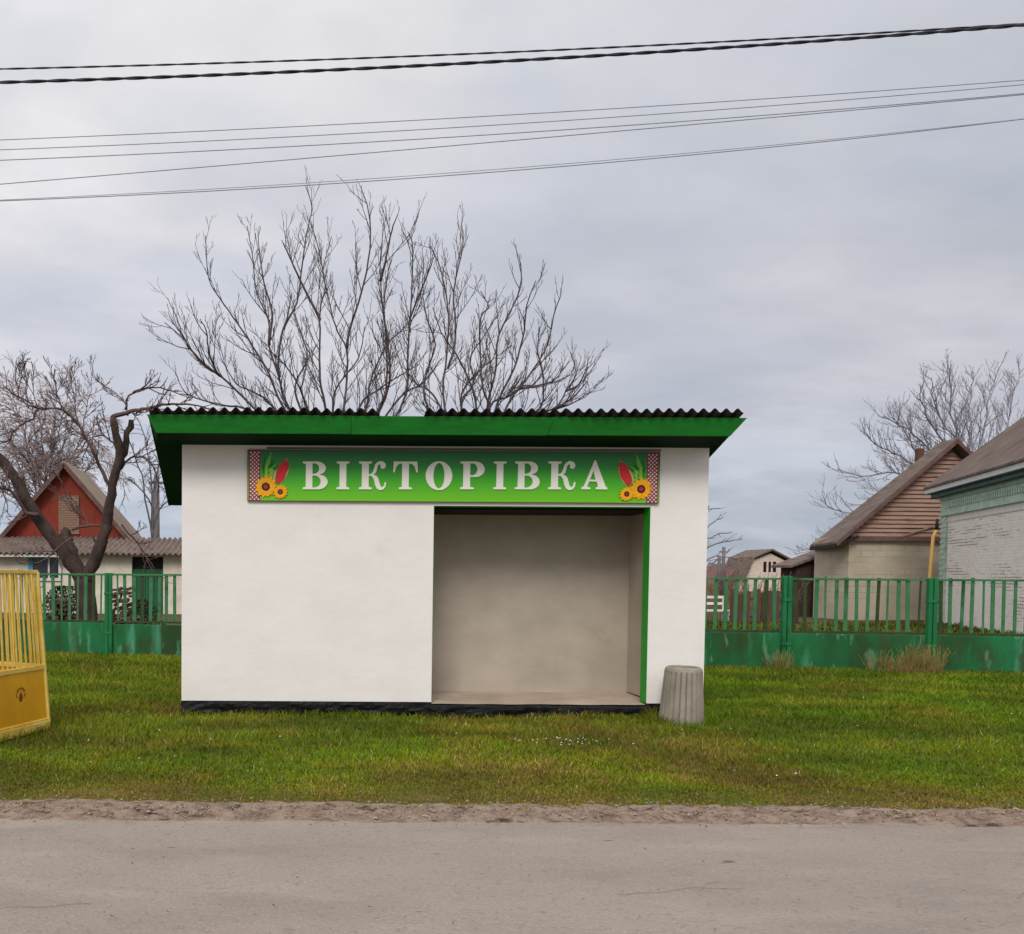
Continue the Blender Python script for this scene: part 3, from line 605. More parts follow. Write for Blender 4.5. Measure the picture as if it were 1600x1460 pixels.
for i in range(4):
    u0, v0 = cor[i]; u1, v1 = cor[(i + 1) % 4]
    for z_, h_ in ((ZT, .035), (ZP, .045), (.10, .02)):
        b.bar(cq(u0, v0, z_), cq(u1, v1, z_), .035, h_)
    b.bar(cq(u0, v0, .06), cq(u0, v0, ZT), .042, .042)
    b.bar(cq(u0, v0, .045), cq(u1, v1, .045), .05, .085)
b.build('frame', m_yb, cg, bevel=.004)
for i in range(4):
    u0, v0 = cor[i]; u1, v1 = cor[(i + 1) % 4]; b = MB()
    q = [cq(u0, v0, .11), cq(u1, v1, .11), cq(u1, v1, ZP - .02), cq(u0, v0, ZP - .02)]
    nrm = (q[1] - q[0]).cross(q[3] - q[0]).normalized(); b.prism([p_ for p_ in q], -nrm * .006); b.build('lower_panel', m_yp, cg)
b = MB(); b.prism([cq(0, 0, .12), cq(1, 0, .12), cq(1, 1, .12), cq(0, 1, .12)], (0, 0, .006)); b.build('base_plate', m_yp, cg)
for i in range(4):
    u0, v0 = cor[i]; u1, v1 = cor[(i + 1) % 4]; nb = 19 if i % 2 == 0 else 14
    for k in range(1, nb):
        t_ = k / nb; u, v = u0 + (u1 - u0) * t_, v0 + (v1 - v0) * t_
        b = MB(); b.bar(cq(u, v, ZP + .01), cq(u, v, ZT - .01), .016, .016); b.build('bar', m_yb, cg)
# emblem: small arch over a drop shape on the near panel
nrm = (cq(1, 0, .3) - cq(0, 0, .3)).cross(Vector((0, 0, 1))).normalized()
ce = cq(.30, 0, .385); eu = dir1; off = -nrm if nrm.dot(ce - EYE) > 0 else nrm
b = MB()
def ep(u, v, d=.012): return ce + eu * u + Vector((0, 0, v)) + off * d
for k in range(12):
    a0, a1 = R(15 + 150 * k / 12), R(15 + 150 * (k + .7) / 12)
    b.add([ep(.062 * math.cos(a0), .062 * math.sin(a0)), ep(.062 * math.cos(a1), .062 * math.sin(a1)), ep(.044 * math.cos(a1), .044 * math.sin(a1)), ep(.044 * math.cos(a0), .044 * math.sin(a0))], [(0, 1, 2, 3)])
b.add([ep(0, .02), ep(.026, -.03), ep(.018, -.06), ep(0, -.075), ep(-.018, -.06), ep(-.026, -.03)], [(0, 1, 2, 3, 4, 5)])
for q in (-1, 1): b.add([ep(q * .05, .0), ep(q * .062, .0), ep(q * .06, -.03), ep(q * .05, -.03)], [(0, 1, 2, 3)])
b.build('emblem', m_emb, cg)

# ================================================================== GREEN FENCE
m_fg = material('fence_green', lin(44, 112, 62), lin(34, 84, 46), scale=2.2, rough=.7, c3=lin(70, 120, 80), fine=.12, bscale=25)
m_post = material('post_green', lin(22, 104, 56), lin(18, 76, 36), scale=3, rough=.6, c3=lin(30, 116, 68), fine=.1, stretch=(1, 1, .4))
m_pan = material('weathered_green_concrete', lin(30, 112, 66), lin(44, 72, 34), scale=1.3, rough=.85, c3=lin(28, 96, 50), fine=.16, bscale=16, stretch=(1, 1, .45), bump=.4, lo=.38, hi=.64)
t = m_pan.node_tree; n_ = t.nodes; l_ = t.links; bs = n_['Principled BSDF']; src = bs.inputs['Base Color'].links[0].from_socket; g = n_.new('ShaderNodeTexCoord')
src = darks(src, 1.0, .46, .62, lin(34, 66, 34), .6, (1, 1, .5)); src = darks(src, 2.3, .57, .70, lin(86, 160, 124), .6, (1.6, 1, .3)); src = darks(src, 4, .55, .68, lin(62, 66, 34), .6, (1, 1, .5)); src = darks(src, 7, .60, .66, lin(96, 160, 124), .45, (1, 1, .35)); l_.new(src, bs.inputs['Base Color'])
m_rust = material('rusty_rail', lin(52, 78, 42), lin(50, 60, 32), scale=5, rough=.8, fine=.2)
PA, PB = G(172, 1030), None
fA = W(171, 1000, 15.0); fB = W(1225, 1000, 13.45); fA.z = fB.z = 0
fd = (fB - fA); Lab = fd.length; fd.normalize(); fn = Vector((-fd.y, fd.x, 0))
pr = W(1456, 1000, 13.15).x
spn = 2.13
def FP(s, z, o=0): return fA + fd * s + fn * o + Vector((0, 0, z))
sposts = [-3 * spn, -2 * spn, -spn, 0, spn, 2 * spn, Lab - 2 * spn, Lab - spn, Lab, Lab + spn, Lab + 2 * spn, Lab + 3 * spn]
ft = thing('fence', 'green painted fence of metal bars on concrete panels behind the shelter', 'fence', tuple(fA))
zr_ = .62; ztp = 1.47
rnd = random.Random(4); hid = MB()
for i, s in enumerate(sposts):
    b = MB()
    for o_ in (-.037, .037): b.box((0, 0, 0), (0, 0, 0)) if 0 else b.bar(FP(s + o_, 0, -.05), FP(s + o_, ztp + .05 - (.02 if i % 2 else 0), -.05), .062, .07)
    b.bar(FP(s - .072, 1.13, -.05), FP(s + .072, 1.13, -.05), .085, .05)
    b.bar(FP(s - .072, .42, -.05), FP(s + .072, .42, -.05), .085, .04)
    b.build('post', m_post, ft, bevel=.006)
    if i == len(sposts) - 1: break
    e_ = sposts[i + 1]
    b = MB(); nx = 16; za_, zb2 = -.1, zr_ - .03 + rnd.uniform(-.015, .01)
    b.bar(FP(s + .02, (za_ + zb2) / 2), FP(e_ - .02, (za_ + zb2) / 2), .07, zb2 - za_, up=(0, 0, 1)); b.build('concrete_panel', m_pan, ft, bevel=.01)
    b = MB(); b.bar(FP(s, ztp), FP(e_, ztp), .04, .035); b.build('top_rail', m_fg, ft)
    b = MB(); b.bar(FP(s, zr_), FP(e_, zr_), .04, .035); b.build('bottom_rail', m_rust, ft)
    nb = 13
    for k in range(1, nb + 1):
        u = s + (e_ - s) * k / (nb + 1) + rnd.uniform(-.012, .012); ln_ = rnd.uniform(-.016, .016)
        hidden = 1.0 < u < 8.6 and not (u > Lab - spn - .9)
        spike = (u > Lab - 1.2) and rnd.random() < .25
        bb_ = hid if (s > .3 and e_ < Lab - spn + .3) or s < -spn - .1 else MB()
        bb_.bar(FP(u, zr_ + .02), FP(u + ln_, ztp - .015 if not spike else ztp + rnd.uniform(.02, .05)), rnd.uniform(.052, .064) if rnd.random() < .9 else .03, .008)
        if bb_ is not hid: bb_.build('picket', m_fg if rnd.random() < .8 else m_rust, ft)
o = hid.build('picket_row', m_fg, ft); o['kind'] = 'stuff'

# ================================================================== TREES
def grow_twigs(b, pts, rads, rnd, dens, ln, up, r_tw, lvl=0, start=.15, spread=1.0, maxl=2, droop=0):
    tot = sum((pts[i + 1] - pts[i]).length for i in range(len(pts) - 1)); nt_ = max(1, int(tot * dens)); cum = [0]
    for i in range(len(pts) - 1): cum.append(cum[-1] + (pts[i + 1] - pts[i]).length)
    for k in range(nt_):
        s = tot * (start + (1 - start) * (k + rnd.random()) / nt_); i = 0
        while i < len(pts) - 2 and cum[i + 1] < s: i += 1
        f = (s - cum[i]) / max(1e-6, cum[i + 1] - cum[i]); p = pts[i].lerp(pts[i + 1], f); d = (pts[i + 1] - pts[i]).normalized()
        rv = Vector((rnd.gauss(0, 1), rnd.gauss(0, 1), rnd.gauss(0, .6))); rv -= d * rv.dot(d); rv.normalize()
        dr = (d * .9 + rv * spread * rnd.uniform(.35, .95)).normalized(); L_ = ln * rnd.uniform(.35, 1.15) * (1 - .72 * s / tot)
        r0 = min(rads[i] * .75, r_tw * (2.1 if lvl == 0 else 1.25)); ns = 4 if lvl < maxl else 3; q = [p]; cur = p.copy()
        for m_ in range(ns):
            dr = (dr + Vector((rnd.gauss(0, .075), rnd.gauss(0, .075), up * .17 - droop * .3 * (m_ + 1) / ns + rnd.gauss(0, .08)))).normalized(); cur = cur + dr * L_ / ns; q.append(cur.copy())
        rr_ = [r0 + (r_tw * .7 - r0) * m_ / ns for m_ in range(ns + 1)]
        rr_[-1] = r_tw * .85                      # blunt bud at the tip
        b.tube(q, rr_, 4 if lvl == 0 else 3)
        if lvl < maxl - 1: grow_twigs(b, q, rr_, rnd, dens * 1.55, ln * .40, up, r_tw, lvl + 1, .2, spread * .9, maxl, droop)
def make_tree(name, label, limbs, Y, base_px, fork_px, rb, m_t, m_c, seed, dens=5, ln=.9, up=1, r_tw=.008, spr=1.6, group=None, maxl=2, trunk_thick=None, basez=0, limb_r=None, droop=0, wob=.03, start=.15):
    rnd = random.Random(seed); base = W(base_px[0], 960, Y); base.z = basez; fork = W(*fork_px, Y)
    th = thing(name, label, 'tree', tuple(base), group)
    b = MB(); tp = smooth_pts([base - Vector((0, 0, .1)), base.lerp(fork, .5) + Vector((.06, 0, 0)), fork], 5); b.tube(tp, [rb * (1.25 if i == 0 else 1 - .25 * i / len(tp)) for i in range(len(tp))], 10)
    c = MB()
    for li in limbs:
        if isinstance(li, dict): r0, r1, pts, root, dd = li.get('r0', limb_r[0]), li.get('r1', limb_r[1]), li['p'], li.get('root', True), li.get('d', None)
        else: r0, r1, pts, root, dd = limb_r[0], limb_r[1], li, True, None
        dd = rnd.uniform(-spr, spr) if dd is None else dd
        n = len(pts); P = []
        if root: P.append(fork + Vector((0, 0, -.1)))
        for i, (x, y) in enumerate(pts):
            t_ = (i + 1) / n; P.append(W(x, y, Y + dd * t_))
        P = smooth_pts(P, 4); P = [P[0]] + [p + Vector((rnd.gauss(0, wob), rnd.gauss(0, wob * 2), rnd.gauss(0, wob * .6))) for p in P[1:-1]] + [P[-1]]
        rad = [r0 + (r1 - r0) * (i / (len(P) - 1)) ** .8 for i in range(len(P))]
        if r0 > .08: rad = [q * ((1 + .34 * nz(i_ * 1.3, r0 * 50, seed)) * (.88 if i_ < len(rad) - 1 else .62)) for i_, q in enumerate(rad)]
        (b if r0 > limb_r[0] * 1.3 else c).tube(P, rad, 9 if r0 > .08 else 6)
        if li is not None and not (isinstance(li, dict) and li.get('bare')): grow_twigs(c, P, rad, rnd, dens, ln, up, r_tw, 0, start if not root else max(start, .3), 1.0, maxl, droop)
    b.build('trunk', m_t, th, smooth=True); c.build('crown', m_c, th, smooth=True); return th
m_bark = material('dark_bark', lin(70, 58, 54), lin(50, 42, 40), scale=9, rough=.95, fine=.2, stretch=(1, 1, .3), bump=.6)
m_twig = material('grey_twig', lin(100, 88, 90), lin(78, 66, 68), scale=6, rough=.9)
t1 = [[(480, 640), (465, 600), (440, 565), (415, 545)], [(520, 640), (530, 600), (560, 560), (570, 510)], [(560, 640), (590, 610), (620, 590), (655, 570)], [(430, 640), (400, 615), (370, 600), (345, 560)], [(610, 640), (640, 610), (660, 600), (690, 560)], [(396, 637), (344, 587), (315, 569), (287, 527), (279, 504), (262, 466)], {'p': [(344, 587), (318, 568), (296, 545), (287, 530), (257, 504)], 'root': False}, {'p': [(345, 588), (339, 582), (326, 551), (323, 519), (313, 499)], 'root': False},
      [(400, 650), (352, 634), (318, 626), (289, 613), (274, 582)],
      [(443, 637), (422, 587), (396, 543), (370, 504), (344, 467), (326, 434), (321, 368)], [(451, 637), (435, 587), (420, 540), (420, 501), (401, 457), (394, 397), (386, 353)],
      {'p': [(437, 590), (435, 566), (442, 514), (464, 473), (472, 415), (479, 366), (487, 324), (477, 290)], 'root': False}, [(508, 637), (500, 592), (500, 527), (500, 483), (508, 447), (498, 392), (487, 350)],
      [(537, 639), (542, 592), (541, 545), (524, 509), (511, 457), (505, 420), (518, 370)], {'p': [(542, 545), (547, 514), (565, 457), (578, 392), (576, 332), (564, 293)], 'root': False},
      [(572, 639), (578, 597), (604, 540), (630, 514), (650, 490), (668, 440)], [(591, 641), (604, 605), (604, 540), (599, 483), (594, 426), (599, 348)],
      [(602, 623), (607, 548), (600, 495), (604, 440), (612, 404)], [(625, 640), (637, 553), (642, 483), (645, 390), (637, 362)], {'p': [(640, 520), (642, 495), (670, 425), (677, 402)], 'root': False},
      {'p': [(420, 540), (425, 490), (412, 440), (404, 380)], 'root': False}, {'p': [(500, 500), (470, 440), (452, 400), (440, 375)], 'root': False}, [(470, 640), (462, 600), (480, 560), (470, 520), (455, 480)],
      {'p': [(594, 440), (604, 400), (612, 360), (622, 335)], 'root': False}]
t2 = [[(720, 640), (730, 600), (760, 570), (800, 540)], [(690, 640), (670, 610), (650, 600), (630, 570)], [(790, 640), (815, 605), (835, 600), (860, 560)], {'p': [(695, 639), (698, 553), (700, 483), (688, 420), (672, 385)]}, {'p': [(700, 576), (712, 530), (709, 455), (723, 385), (721, 348)], 'root': False}, {'p': [(745, 640), (730, 588), (712, 553), (690, 520), (676, 480)]},
      [(761, 639), (775, 576), (779, 525), (810, 460), (814, 418), (812, 408)], [(777, 632), (803, 576), (819, 518), (823, 478), (837, 439)], [(763, 639), (798, 618), (828, 585), (854, 541), (865, 495), (877, 457)],
      [(765, 640), (755, 610), (749, 506), (763, 480), (751, 455)], {'p': [(798, 618), (810, 609), (856, 599), (872, 588), (880, 570)], 'root': False}, [(800, 660), (845, 639), (847, 576), (840, 553), (842, 511)],
      [(800, 665), (865, 639), (884, 611), (900, 583), (891, 550)], {'p': [(865, 639), (892, 624), (918, 596)], 'root': False}, {'p': [(865, 640), (895, 630), (922, 612)], 'root': False}, [(720, 640), (740, 600), (735, 560), (760, 520), (790, 470)],
      [(670, 640), (665, 590), (680, 540), (668, 500), (660, 460)], {'p': [(884, 611), (905, 600), (918, 570)], 'root': False}]
make_tree('walnut_tree', 'tall bare walnut tree behind the left half of the shelter roof', t1, 17.5, (530, 0), (525, 760), .2, m_bark, m_twig, 21, dens=3.6, maxl=3, ln=1.6, r_tw=.0056, start=.05, limb_r=(.030, .008), spr=1.5, wob=.004)
make_tree('walnut_tree', 'shorter bare walnut tree behind the right half of the shelter roof', t2, 16.5, (745, 0), (745, 740), .17, m_bark, m_twig, 22, dens=3.8, maxl=3, ln=1.4, r_tw=.0054, start=.05, limb_r=(.027, .008), spr=1.4, wob=.004)
# old pruned tree in the left yard: thick sawn limbs, bent branches, thin shoots
m_apple = material('apple_bark', lin(80, 64, 58), lin(52, 42, 38), scale=7, rough=.95, fine=.3, bscale=30, stretch=(1, 1, .4), bump=1)
m_atw = material('brown_twig', lin(104, 82, 80), lin(84, 66, 64), scale=6, rough=.9)
t3 = [{'p': [(58, 640), (52, 615), (47, 578)], 'root': False, 'r0': .014, 'r1': .007}, {'p': [(45, 638), (40, 610), (38, 572)], 'root': False, 'r0': .014, 'r1': .007}, {'p': [(28, 625), (26, 600), (24, 570)], 'root': False, 'r0': .014, 'r1': .007}, {'p': [(97, 640), (88, 610), (84, 586)], 'root': False, 'r0': .014, 'r1': .007}, {'p': [(122, 662), (116, 625), (109, 580)], 'root': False, 'r0': .014, 'r1': .007}, {'p': [(128, 672), (135, 640), (146, 578)], 'root': False, 'r0': .014, 'r1': .007}, {'p': [(20, 720), (5, 760), (12, 800)], 'root': False, 'r0': .02, 'r1': .008}, {'p': [(112, 840), (60, 880), (30, 870)], 'root': False, 'r0': .02, 'r1': .008, 'd': -.8}, {'p': [(150, 850), (128, 800), (105, 770), (90, 740)], 'root': False, 'r0': .02, 'r1': .008}, {'p': [(105, 868), (75, 832), (45, 785), (15, 735), (-25, 690)], 'r0': .17, 'r1': .11, 'bare': 1, 'd': 0}, {'p': [(112, 862), (104, 845), (106, 826)], 'r0': .15, 'r1': .12, 'bare': 1, 'd': .3},
      {'p': [(150, 872), (162, 835), (170, 795), (178, 750), (186, 705), (176, 650)], 'r0': .16, 'r1': .085, 'bare': 1, 'd': -.2}, {'p': [(186, 730), (195, 700), (205, 656)], 'r0': .095, 'r1': .075, 'bare': 1, 'root': False, 'd': .1},
      {'p': [(177, 772), (164, 745), (150, 715), (135, 685), (120, 660), (97, 640), (55, 637), (40, 630), (8, 605)], 'r0': .05, 'r1': .012, 'root': False}, {'p': [(176, 652), (205, 643), (230, 638), (262, 632), (300, 632), (335, 642)], 'r0': .05, 'r1': .012, 'root': False, 'd': -.6},
      {'p': [(196, 640), (200, 622), (215, 610), (250, 606), (285, 618)], 'r0': .028, 'r1': .01, 'root': False}, {'p': [(184, 738), (197, 722), (215, 713), (235, 722), (246, 745), (245, 775)], 'r0': .028, 'r1': .009, 'root': False},
      {'p': [(60, 640), (50, 655), (30, 665), (10, 690), (-20, 700)], 'r0': .028, 'r1': .01, 'root': False}, {'p': [(112, 828), (140, 822), (164, 822)], 'r0': .03, 'r1': .02, 'root': False, 'bare': 1, 'd': 0},
      {'p': [(184, 700), (172, 688), (155, 680), (140, 690), (128, 720)], 'r0': .024, 'r1': .009, 'root': False}, {'p': [(60, 805), (40, 800), (20, 770), (-5, 760)], 'r0': .05, 'r1': .02, 'root': False}, {'p': [(190, 820), (215, 850), (235, 880), (250, 905)], 'r0': .025, 'r1': .008, 'root': False},
      {'p': [(200, 650), (196, 632), (182, 615), (158, 600)], 'r0': .018, 'r1': .007, 'root': False}]
make_tree('apple_tree', 'old pruned fruit tree with thick sawn limbs behind the left fence', t3, 16.8, (132, 0), (130, 905), .24, m_apple, m_atw, 23, dens=6.5, maxl=3, ln=1.0, up=.6, r_tw=.0068, limb_r=(.05, .012), spr=.8, wob=.012)
# weeping twiggy tree masses behind the red gable
m_pink = material('pinkish_twig', lin(178, 158, 154), lin(146, 126, 124), scale=2, rough=.9)
m_pinkb = material('greyish_bark', lin(112, 98, 96), lin(92, 80, 80), scale=5, rough=.9)
def weep(label, Y, cx, limbs, seed, dens, ln, rt, name='weeping_tree', mt=m_pink):
    make_tree(name, label, limbs, Y, (cx, 0), (cx, 840), .09, m_pinkb, mt, seed, dens=dens, ln=ln, up=-.15, r_tw=rt, limb_r=(.045, .012), spr=2.5, droop=.9, maxl=2)
weep('dense pinkish twiggy weeping tree rising behind the red gable', 40, 70, [[(40, 760), (10, 680), (-30, 640), (-60, 690)], [(50, 740), (30, 660), (5, 620), (-20, 640)], [(60, 740), (55, 660), (40, 618), (20, 600)], [(75, 740), (85, 660), (88, 620), (78, 600)], [(85, 740), (110, 670), (125, 630), (140, 612)], [(90, 750), (130, 690), (160, 655), (185, 660)], [(70, 720), (65, 680), (70, 640), (62, 600)], [(60, 780), (20, 740), (-20, 720), (-60, 760)], [(60, 790), (30, 750), (0, 745), (-25, 790)], [(70, 780), (45, 720), (20, 700), (0, 730)], [(80, 780), (120, 715), (150, 695), (180, 720)], [(90, 780), (130, 740), (165, 720), (190, 750)],
     [(80, 730), (100, 640), (110, 600), (108, 578)], [(50, 730), (30, 650), (20, 610), (25, 575)]], 31, 5.5, 2.5, .012)
weep('grey weeping birch standing between the red gable and the shelter', 34, 238, [[(225, 760), (205, 700), (190, 670), (175, 700)], [(235, 740), (225, 680), (210, 650), (195, 640)], [(245, 740), (255, 690), (265, 660), (285, 690)], [(240, 760), (262, 730), (285, 720), (300, 760)], [(235, 790), (215, 760), (198, 750), (190, 790)], [(245, 800), (270, 780), (290, 785), (310, 820)]], 32, 3.2, 1.6, .008, mt=material('grey_weeping_twig', lin(128, 126, 130), lin(104, 100, 104), scale=3, rough=.9))
# far right tree
m_far = material('hazy_twig', lin(150, 145, 152), lin(130, 124, 132), scale=2, rough=.9)  # blue-grey distance haze put into the twig colour
t4 = [[(1490, 800), (1420, 800), (1340, 830), (1290, 850), (1256, 872)], [(1490, 790), (1400, 770), (1340, 800), (1300, 795), (1284, 770)], [(1480, 780), (1400, 740), (1350, 745), (1308, 732)], [(1490, 770), (1420, 720), (1375, 700), (1345, 672)], [(1500, 760), (1440, 690), (1400, 660), (1372, 650)], [(1505, 750), (1460, 670), (1440, 630), (1438, 605)], [(1515, 750), (1490, 660), (1485, 610), (1482, 570)], [(1520, 740), (1515, 660), (1520, 610), (1518, 580)],
      [(1525, 740), (1540, 660), (1545, 620), (1558, 580)], [(1535, 745), (1575, 670), (1580, 620), (1600, 575)], [(1540, 750), (1610, 680), (1640, 640), (1660, 600)], [(1550, 760), (1640, 720), (1690, 690), (1720, 640)], [(1500, 770), (1455, 735), (1415, 680), (1405, 640)], [(1515, 750), (1500, 700), (1462, 640), (1455, 590)], [(1490, 810), (1380, 850), (1320, 870), (1270, 890)]]
make_tree('distant_tree', 'large bare spreading tree behind the wooden gabled house on the right', t4, 42, (1515, 0), (1515, 830), .35, m_far, m_far, 24, dens=2.4, maxl=3, ln=3.2, up=.8, r_tw=.010, limb_r=(.065, .018), spr=4, wob=.03)
t5 = [[(1090, 850), (1110, 820), (1130, 808)], [(1095, 850), (1115, 838), (1142, 832)], [(1090, 870), (1120, 850), (1160, 843)], [(1085, 850), (1095, 810), (1108, 790)], [(1095, 880), (1120, 870), (1155, 872)], [(1080, 850), (1100, 800), (1125, 795)], [(1080, 850), (1060, 820), (1040, 800)], [(1095, 890), (1115, 878), (1140, 858)]]
make_tree('small_tree', 'thin bare tree peeking out at the right edge of the shelter', t5, 36, (1085, 0), (1085, 890), .12, m_far, m_far, 25, dens=1.7, ln=1.0, up=.4, r_tw=.014, limb_r=(.06, .02), spr=1.5)

# ================================================================== POWER LINES
m_cab = material('black_cable', lin(54, 52, 64), lin(38, 38, 50), scale=4, rough=.6); m_wire = material('grey_wire', lin(150, 150, 156), lin(132, 132, 138), scale=4, rough=.5)
def wire(name, label, pts, Y, r, mt, group, twist=0):
    pw = [W(x, y, Y) for x, y in pts]; A_ = np.polyfit([p.x for p in pw], [p.z for p in pw], 2); xa, xb = pw[0].x, pw[-1].x; b = MB()
    def z(x): return float(np.polyval(A_, x))
    xs = np.linspace(xa - 14, xb + 14, 90 if not twist else 1500)
    if twist:
        for k in range(twist):
            q = [(x, Y + r * .6 * math.cos(x * 15 + 2 * math.pi * k / twist), z(x) + r * .6 * math.sin(x * 15 + 2 * math.pi * k / twist)) for x in xs]; b.tube(q, r, 5)
    else: b.tube([(x, Y, z(x)) for x in xs], r, 5)
    return tag(b.build(name, mt, smooth=True), label, 'power line', group)
gw = 'thin wires across the sky'
wire('power_cable', 'thick black twisted cable, lower of the two dark lines near the top', [(0, 128), (400, 117), (800, 94), (1200, 69), (1600, 40)], 7.0, .0088, m_cab, 'dark twisted cables', 2)
wire('power_cable', 'thinner black twisted cable, topmost line crossing the sky', [(0, 107), (400, 100), (800, 80), (1200, 61), (1600, 38)], 7.2, .0052, m_cab, 'dark twisted cables', 2)
for lb, pts, r_ in (('topmost of the thin grey wires below the black cables', [(0, 217), (400, 206), (800, 178), (1200, 152), (1600, 127)], .0055), ('second thin grey wire below the black cables', [(0, 233), (400, 220), (800, 194), (1200, 163), (1600, 134)], .0055),
                    ('third thin grey wire below the black cables', [(0, 249), (400, 236), (800, 208), (1200, 177), (1600, 148)], .006), ('fourth thin grey wire, merging with the wire above it at right', [(0, 286), (400, 259), (800, 219), (1200, 181), (1600, 150)], .006),
                    ('lowest double wire touching the walnut tree top', [(0, 314), (400, 296), (800, 265), (1200, 232), (1600, 186)], .006), ('upper strand of the lowest pair of wires', [(0, 313), (400, 292), (800, 261), (1200, 230), (1600, 185)], .004)):
    wire('power_wire', lb, pts, 11.0, r_, m_wire, gw)

# ================================================================== HOUSES
def tri_gable(b, xa, xb, y, z0, xm, zm, d, mi=0): b.prism([(xa, y, z0), (xb, y, z0), (xm, y, zm)], (0, d, 0), mi)
m_slate2 = material('brown_slate', lin(120, 104, 96), lin(92, 78, 70), scale=2.5, rough=.95, fine=.15, bscale=20, stretch=(3, .6, .6), bump=.3)
m_slate3 = material('tan_slate', lin(158, 142, 126), lin(130, 112, 98), scale=2, rough=.95, fine=.12, bscale=20, stretch=(.6, 3, .6))
m_dark = material('dark_board', lin(40, 36, 34), scale=5)  # even dark brown for eave board, vent tip and transom
# --- wooden gabled house (right)
Yc = 28.0
def HC(px_, py_, y=Yc): return W(px_, py_, y)
wl = HC(1325, 900).x; ap = HC(1481, 699); el_ = HC(1312, 838); wr = 2 * ap.x - wl
m_block = brick_material('concrete_block', lin(186, 174, 154), lin(170, 158, 138), lin(150, 138, 118), .42, .2, .010, bump=.25, wornlo=.5)
m_plank = material('weathered_plank', lin(146, 114, 102), lin(104, 78, 68), scale=3, rough=.9, c3=lin(166, 136, 120), stretch=(.4, 1, 9), fine=.12, bscale=25)
m_maroon = material('maroon_board', lin(112, 86, 80), lin(90, 66, 60), scale=4, rough=.8)
hc = thing('wooden_gabled_house', 'block-walled house with brown plank gable behind the right fence', 'house', (ap.x, Yc + 1, 0))
ze = el_.z; yb = Yc + 1.75
b = MB(); b.box((wl, Yc, -.1), (wr, yb, ze)); b.build('wall', m_block, hc)
b = MB(); nbd = 21; hz = ap.z - ze
for k in range(nbd):
    z0 = ze + hz * k / nbd; z1 = ze + hz * (k + 1) / nbd; f0 = 1 - k / nbd; f1 = max(0.0, 1 - (k + 1) / nbd); jit = .01 * nz(k * 3.1, 0, 0)
    xa, xb_ = ap.x - (ap.x - wl) * f0, ap.x + (wr - ap.x) * f0; xc, xd = ap.x - (ap.x - wl) * f1 , ap.x + (wr - ap.x) * f1
    b.prism([(xa, Yc - .065 - jit, z0), (xb_, Yc - .065 + jit, z0), (max(xd, xc + .01), Yc - .008, z1 + .01), (xc, Yc - .008, z1 + .01)], (0, .04, 0))
b.build('plank_gable', m_plank, hc)
b = MB(); b.box((wl - .05, Yc - .14, ze - .16), (wr + .05, Yc - .062, ze - .005)); b.build('lower_trim', m_maroon, hc)
# roof: left and right slopes with rear hip, overhanging
ridge0 = Vector((ap.x, Yc - .35, ap.z + .16)); ridge1 = Vector((ap.x, Yc + .3, ap.z + .16)); el0 = HC(1306, 850, Yc - .35); el1 = HC(1266, 855, yb + .3)
er0 = Vector((2 * ap.x - el0.x, el0.y, el0.z)); er1 = Vector((2 * ap.x - el1.x, el1.y, el1.z)); th_ = Vector((0, 0, .07))
b = MB()
vs = [ridge0, ridge1, el0, el1, er0, er1]; vs2 = [v + th_ for v in vs]
b.add(vs2 + vs, [(0, 2, 3, 1), (0, 1, 5, 4), (1, 3, 5), (6, 7, 9, 8), (6, 10, 11, 7), (7, 11, 9), (0, 6, 8, 2), (2, 8, 9, 3), (3, 9, 11, 5), (5, 11, 10, 4), (4, 10, 6, 0)])
rf = b.build('roof', m_slate2, hc)
b = MB(); b.bar(ridge0 + Vector((0, -.03, -.02)), el0 + Vector((0, -.03, -.02)), .035, .11, up=(0, 0, 1)); b.build('barge_board', m_maroon, hc)
b = MB(); b.bar(ridge0 + Vector((0, -.03, -.02)), er0 + Vector((0, -.03, -.02)), .035, .11, up=(0, 0, 1)); b.build('barge_board', m_maroon, hc)
b = MB(); q_ = ridge0 + Vector((0, -.055, -.05)); b.prism([q_ + Vector((-.09, 0, -.06)), q_ + Vector((.09, 0, -.06)), q_ + Vector((.09, 0, .03)), q_ + Vector((0, 0, .12)), q_ + Vector((-.09, 0, .03))], (0, .03, 0)); b.build('ridge_cap', m_maroon, hc)
b = MB(); b.bar(el0 + Vector((0, 0, -.06)), el1 + Vector((0, 0, -.06)), .05, .12); b.bar(el0 + Vector((0, -.02, -.07)), (wl + .1, Yc - .3, ze - .03), .05, .10); b.build('eave_board', m_dark, hc)
cp = W(1449, 712, yb); b = MB(); b.box((cp.x - .10, yb + .3, cp.z - 1.6), (cp.x + .12, yb + .45, cp.z + .3)); b.build('chimney', brick_material('chimney_brick', lin(104, 70, 60), lin(86, 58, 50), lin(110, 100, 92), .25, .08, .01), hc)
b = MB(); b.bar(W(1395, 843, Yc - .1), W(1460, 822, Yc - .1), .04, .04); b.build('bracket', m_plank, hc)
# --- yellow gas pipe
gp = W(1457, 900, 24.5); b = MB(); zt_ = W(1457, 828, 24.5).z
tg = thing('gas_pipe', 'yellow upright gas pipe with dark tip beside the mint house corner', 'pipe', (gp.x, 24.5, 0))
b.tube([(gp.x - .16, 24.5, 0), (gp.x - .1, 24.5, 1.2), (gp.x - .02, 24.5, zt_ - .2), (gp.x + .08, 24.5, zt_)], .042, 10); b.build('pipe', material('gas_yellow', lin(206, 168, 96), lin(192, 150, 76), scale=3, rough=.6), tg, smooth=True)
b = MB(); b.tube([(gp.x + .08, 24.5, zt_), (gp.x + .08, 24.5, zt_ + .32)], [.05, .03], 8); b.build('vent_tip', m_dark, tg, smooth=True)
